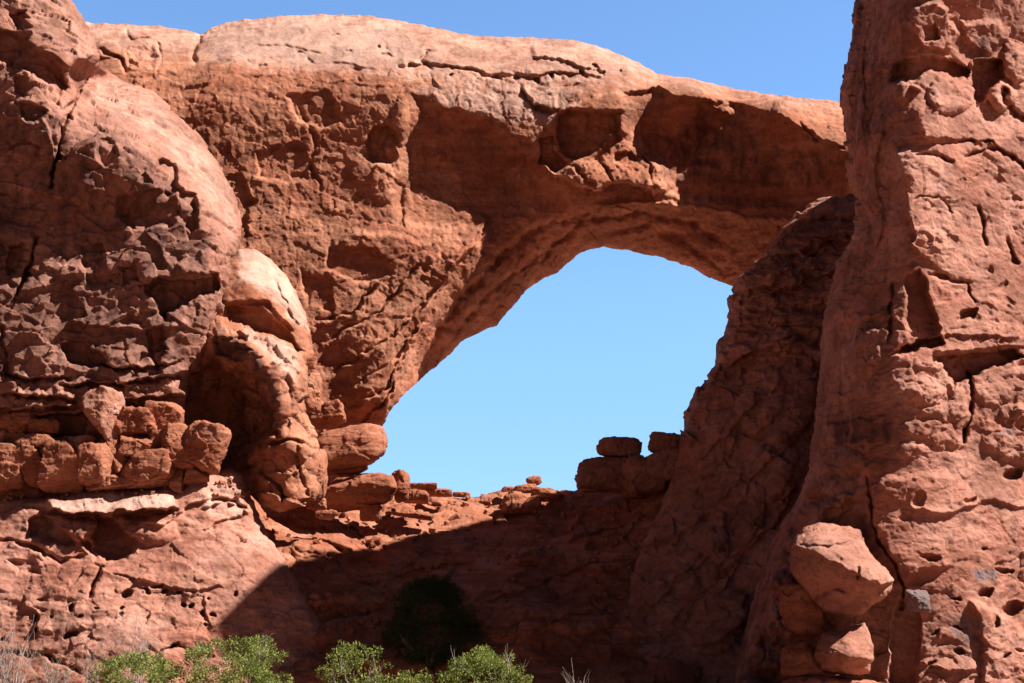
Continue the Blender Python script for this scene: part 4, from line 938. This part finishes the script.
def twig_shrub(label, px, w, top, Y, seed, n=22, leaf=0, group='dry shrubs at the foot of the rocks', base=None):
    rnd = random.Random(seed); rs = np.random.RandomState(seed)
    foot = at(px, 700, Y); foot.z = (ground_z(foot.x, Y) if base is None else base) - .05
    Ht = at(px, top, Y).z - foot.z; Wd = w * Y / F / 2
    t = tag(empty('dry_shrub', foot), label, 'shrub', group)
    mb = MB(); tips = []
    for k in range(n):
        a = rnd.uniform(0, 2 * math.pi); lean = rnd.uniform(.1, 1.) * Wd / Ht * 1.3
        d = Vector((math.cos(a) * lean, math.sin(a) * lean, 1)).normalized()
        pts, d2 = limb(mb, rnd, Vector((rnd.uniform(-.1, .1), rnd.uniform(-.1, .1), 0)), d, Ht * rnd.uniform(.7, 1.05), .022, .22, 6)
        for j in (2, 3, 4, 4, 5, 6):
            p2, d3 = limb(mb, rnd, pts[j], (d2 + Vector((rnd.uniform(-1, 1), rnd.uniform(-1, 1), rnd.uniform(-.1, .8)))).normalized(), Ht * rnd.uniform(.15, .3), .010, .3, 4)
            tips.append(p2[-1])
    mb.build('branches', DEAD, t)
    if leaf:
        cen = [np.array(p) for p in rnd.sample(tips, min(leaf, len(tips)))]
        V, Fq = sprays(rs, cen, [rnd.uniform(.12, .22) for _ in cen], 60, .06)
        mesh_obj('foliage', V, Fq, LEAF_GREY, t, smooth=False)
    return t

twig_shrub('bare grey shrub at the left edge of the photo', 8, 60, 628, 64, 3, 20, 10)
twig_shrub('tall bare grey shrub behind the bright green juniper', 138, 70, 622, 68, 7, 26, 0)
twig_shrub('low grey-green scrub between the left edge and the bright juniper', 52, 56, 660, 63, 9, 18, 24)
twig_shrub('sparse olive shrub just left of the bright green juniper', 92, 30, 652, 62, 12, 12, 26)
twig_shrub('bare twigs poking up in front of the deep shade at bottom centre', 580, 34, 672, 60, 17, 10, 0)

# ================================================================== ground
gx = np.concatenate([-np.geomspace(160, 4000, 14)[::-1], np.arange(-150, 151, 2.), np.geomspace(160, 4000, 14)])
gy = np.concatenate([-np.geomspace(60, 4000, 12)[::-1], np.arange(-50, 171, 2.), np.geomspace(180, 5000, 16)])
GX, GYY = np.meshgrid(gx, gy)
P = np.stack([GX.ravel(), GYY.ravel(), np.zeros(GX.size)], -1).astype(f32)
gz = GROUND + .9 * sstep(P[:, 1], 20., 58.) + .25 * np.sin(P[:, 0] * .11 + P[:, 1] * .07) + fbm(P / 6., 3, 5) * .12 * (np.abs(P).max(1) < 180)
P[:, 2] = gz
n1, n0 = len(gx), len(gy)
ii = np.arange(n0 * n1).reshape(n0, n1)
soil = sandstone('desert_soil', red=(.15, .075, .05), tan=(.19, .11, .07), bump=.3)
tag(mesh_obj('ground', P, np.stack([ii[:-1, :-1], ii[:-1, 1:], ii[1:, 1:], ii[1:, :-1]], -1).reshape(-1, 4), soil, base=False, attrs={'pale': 1.4 * sstep(P[:, 1] + 4 * np.sin(P[:, 0] * .2), 124., 134.)}), kind='structure')  # pale ground behind the arch is added to bounce light onto its underside

# ================================================================== light, sky, camera
SKY_LO, SKY_HI, SKY_TINT, EXPOSURE = .20, 2.42, (.79, .955, 1.06), 1.12
sc = bpy.context.scene
sun = bpy.data.lights.new('sun', 'SUN'); sun.energy = 5; sun.angle = R(.53); sun.color = (1, .95, .88)
so = bpy.data.objects.new('sun', sun); C.objects.link(so)
az, el = R(SUN_AZ), R(SUN_EL)
to_sun = Vector((math.cos(el) * math.sin(az), -math.cos(el) * math.cos(az), math.sin(el)))
so.rotation_euler = to_sun.to_track_quat('Z', 'Y').to_euler(); so.location = (60, -60, 90)
w = bpy.data.worlds.new('World'); sc.world = w; w.use_nodes = True
t = w.node_tree
sky = t.nodes.new('ShaderNodeTexSky'); sky.sky_type = 'NISHITA'; sky.sun_disc = False
sky.sun_elevation = el; sky.sun_rotation = math.atan2(to_sun.x, to_sun.y)
sky.altitude = 1500; sky.air_density = 1.0; sky.dust_density = .3; sky.ozone_density = 2.0
bg = t.nodes['Background']; bg.inputs['Strength'].default_value = .05
# sky ahead of the camera is boosted, the rest dimmed to keep shaded rock dark
W = NT.__new__(NT); W.t = t
geo = t.nodes.new('ShaderNodeTexCoord')
dot = t.nodes.new('ShaderNodeVectorMath'); dot.operation = 'DOT_PRODUCT'
W.l(geo.outputs['Generated'], dot.inputs[0]); dot.inputs[1].default_value = (0, .95, .05)
fac = W.ramp(dot.outputs['Value'], .35, .80, SKY_LO, SKY_HI)
sep = t.nodes.new('ShaderNodeSeparateXYZ'); W.l(geo.outputs['Generated'], sep.inputs[0])
fac = W.math('MULTIPLY', fac, W.ramp(sep.outputs[2], .10, .30, .74, 1.02))
cmb = t.nodes.new('ShaderNodeCombineColor')
for i, k in enumerate(SKY_TINT): W.l(W.math('MULTIPLY', fac, k), cmb.inputs[i])
W.l(W.mix(1., sky.outputs[0], cmb.outputs[0], 'MULTIPLY'), bg.inputs['Color'])
cam = bpy.data.cameras.new('camera'); cam.sensor_width = 36; cam.lens = 36 * F / 1024; cam.clip_end = 20000; cam.clip_start = .1
co = bpy.data.objects.new('camera', cam); C.objects.link(co); co.rotation_euler = (R(90) + PITCH, 0, 0)
sc.camera = co
sc.view_settings.view_transform = 'Standard'; sc.view_settings.look = 'None'; sc.view_settings.exposure = EXPOSURE; sc.view_settings.gamma = 1
sc.cycles.max_bounces = 4; sc.cycles.diffuse_bounces = 2
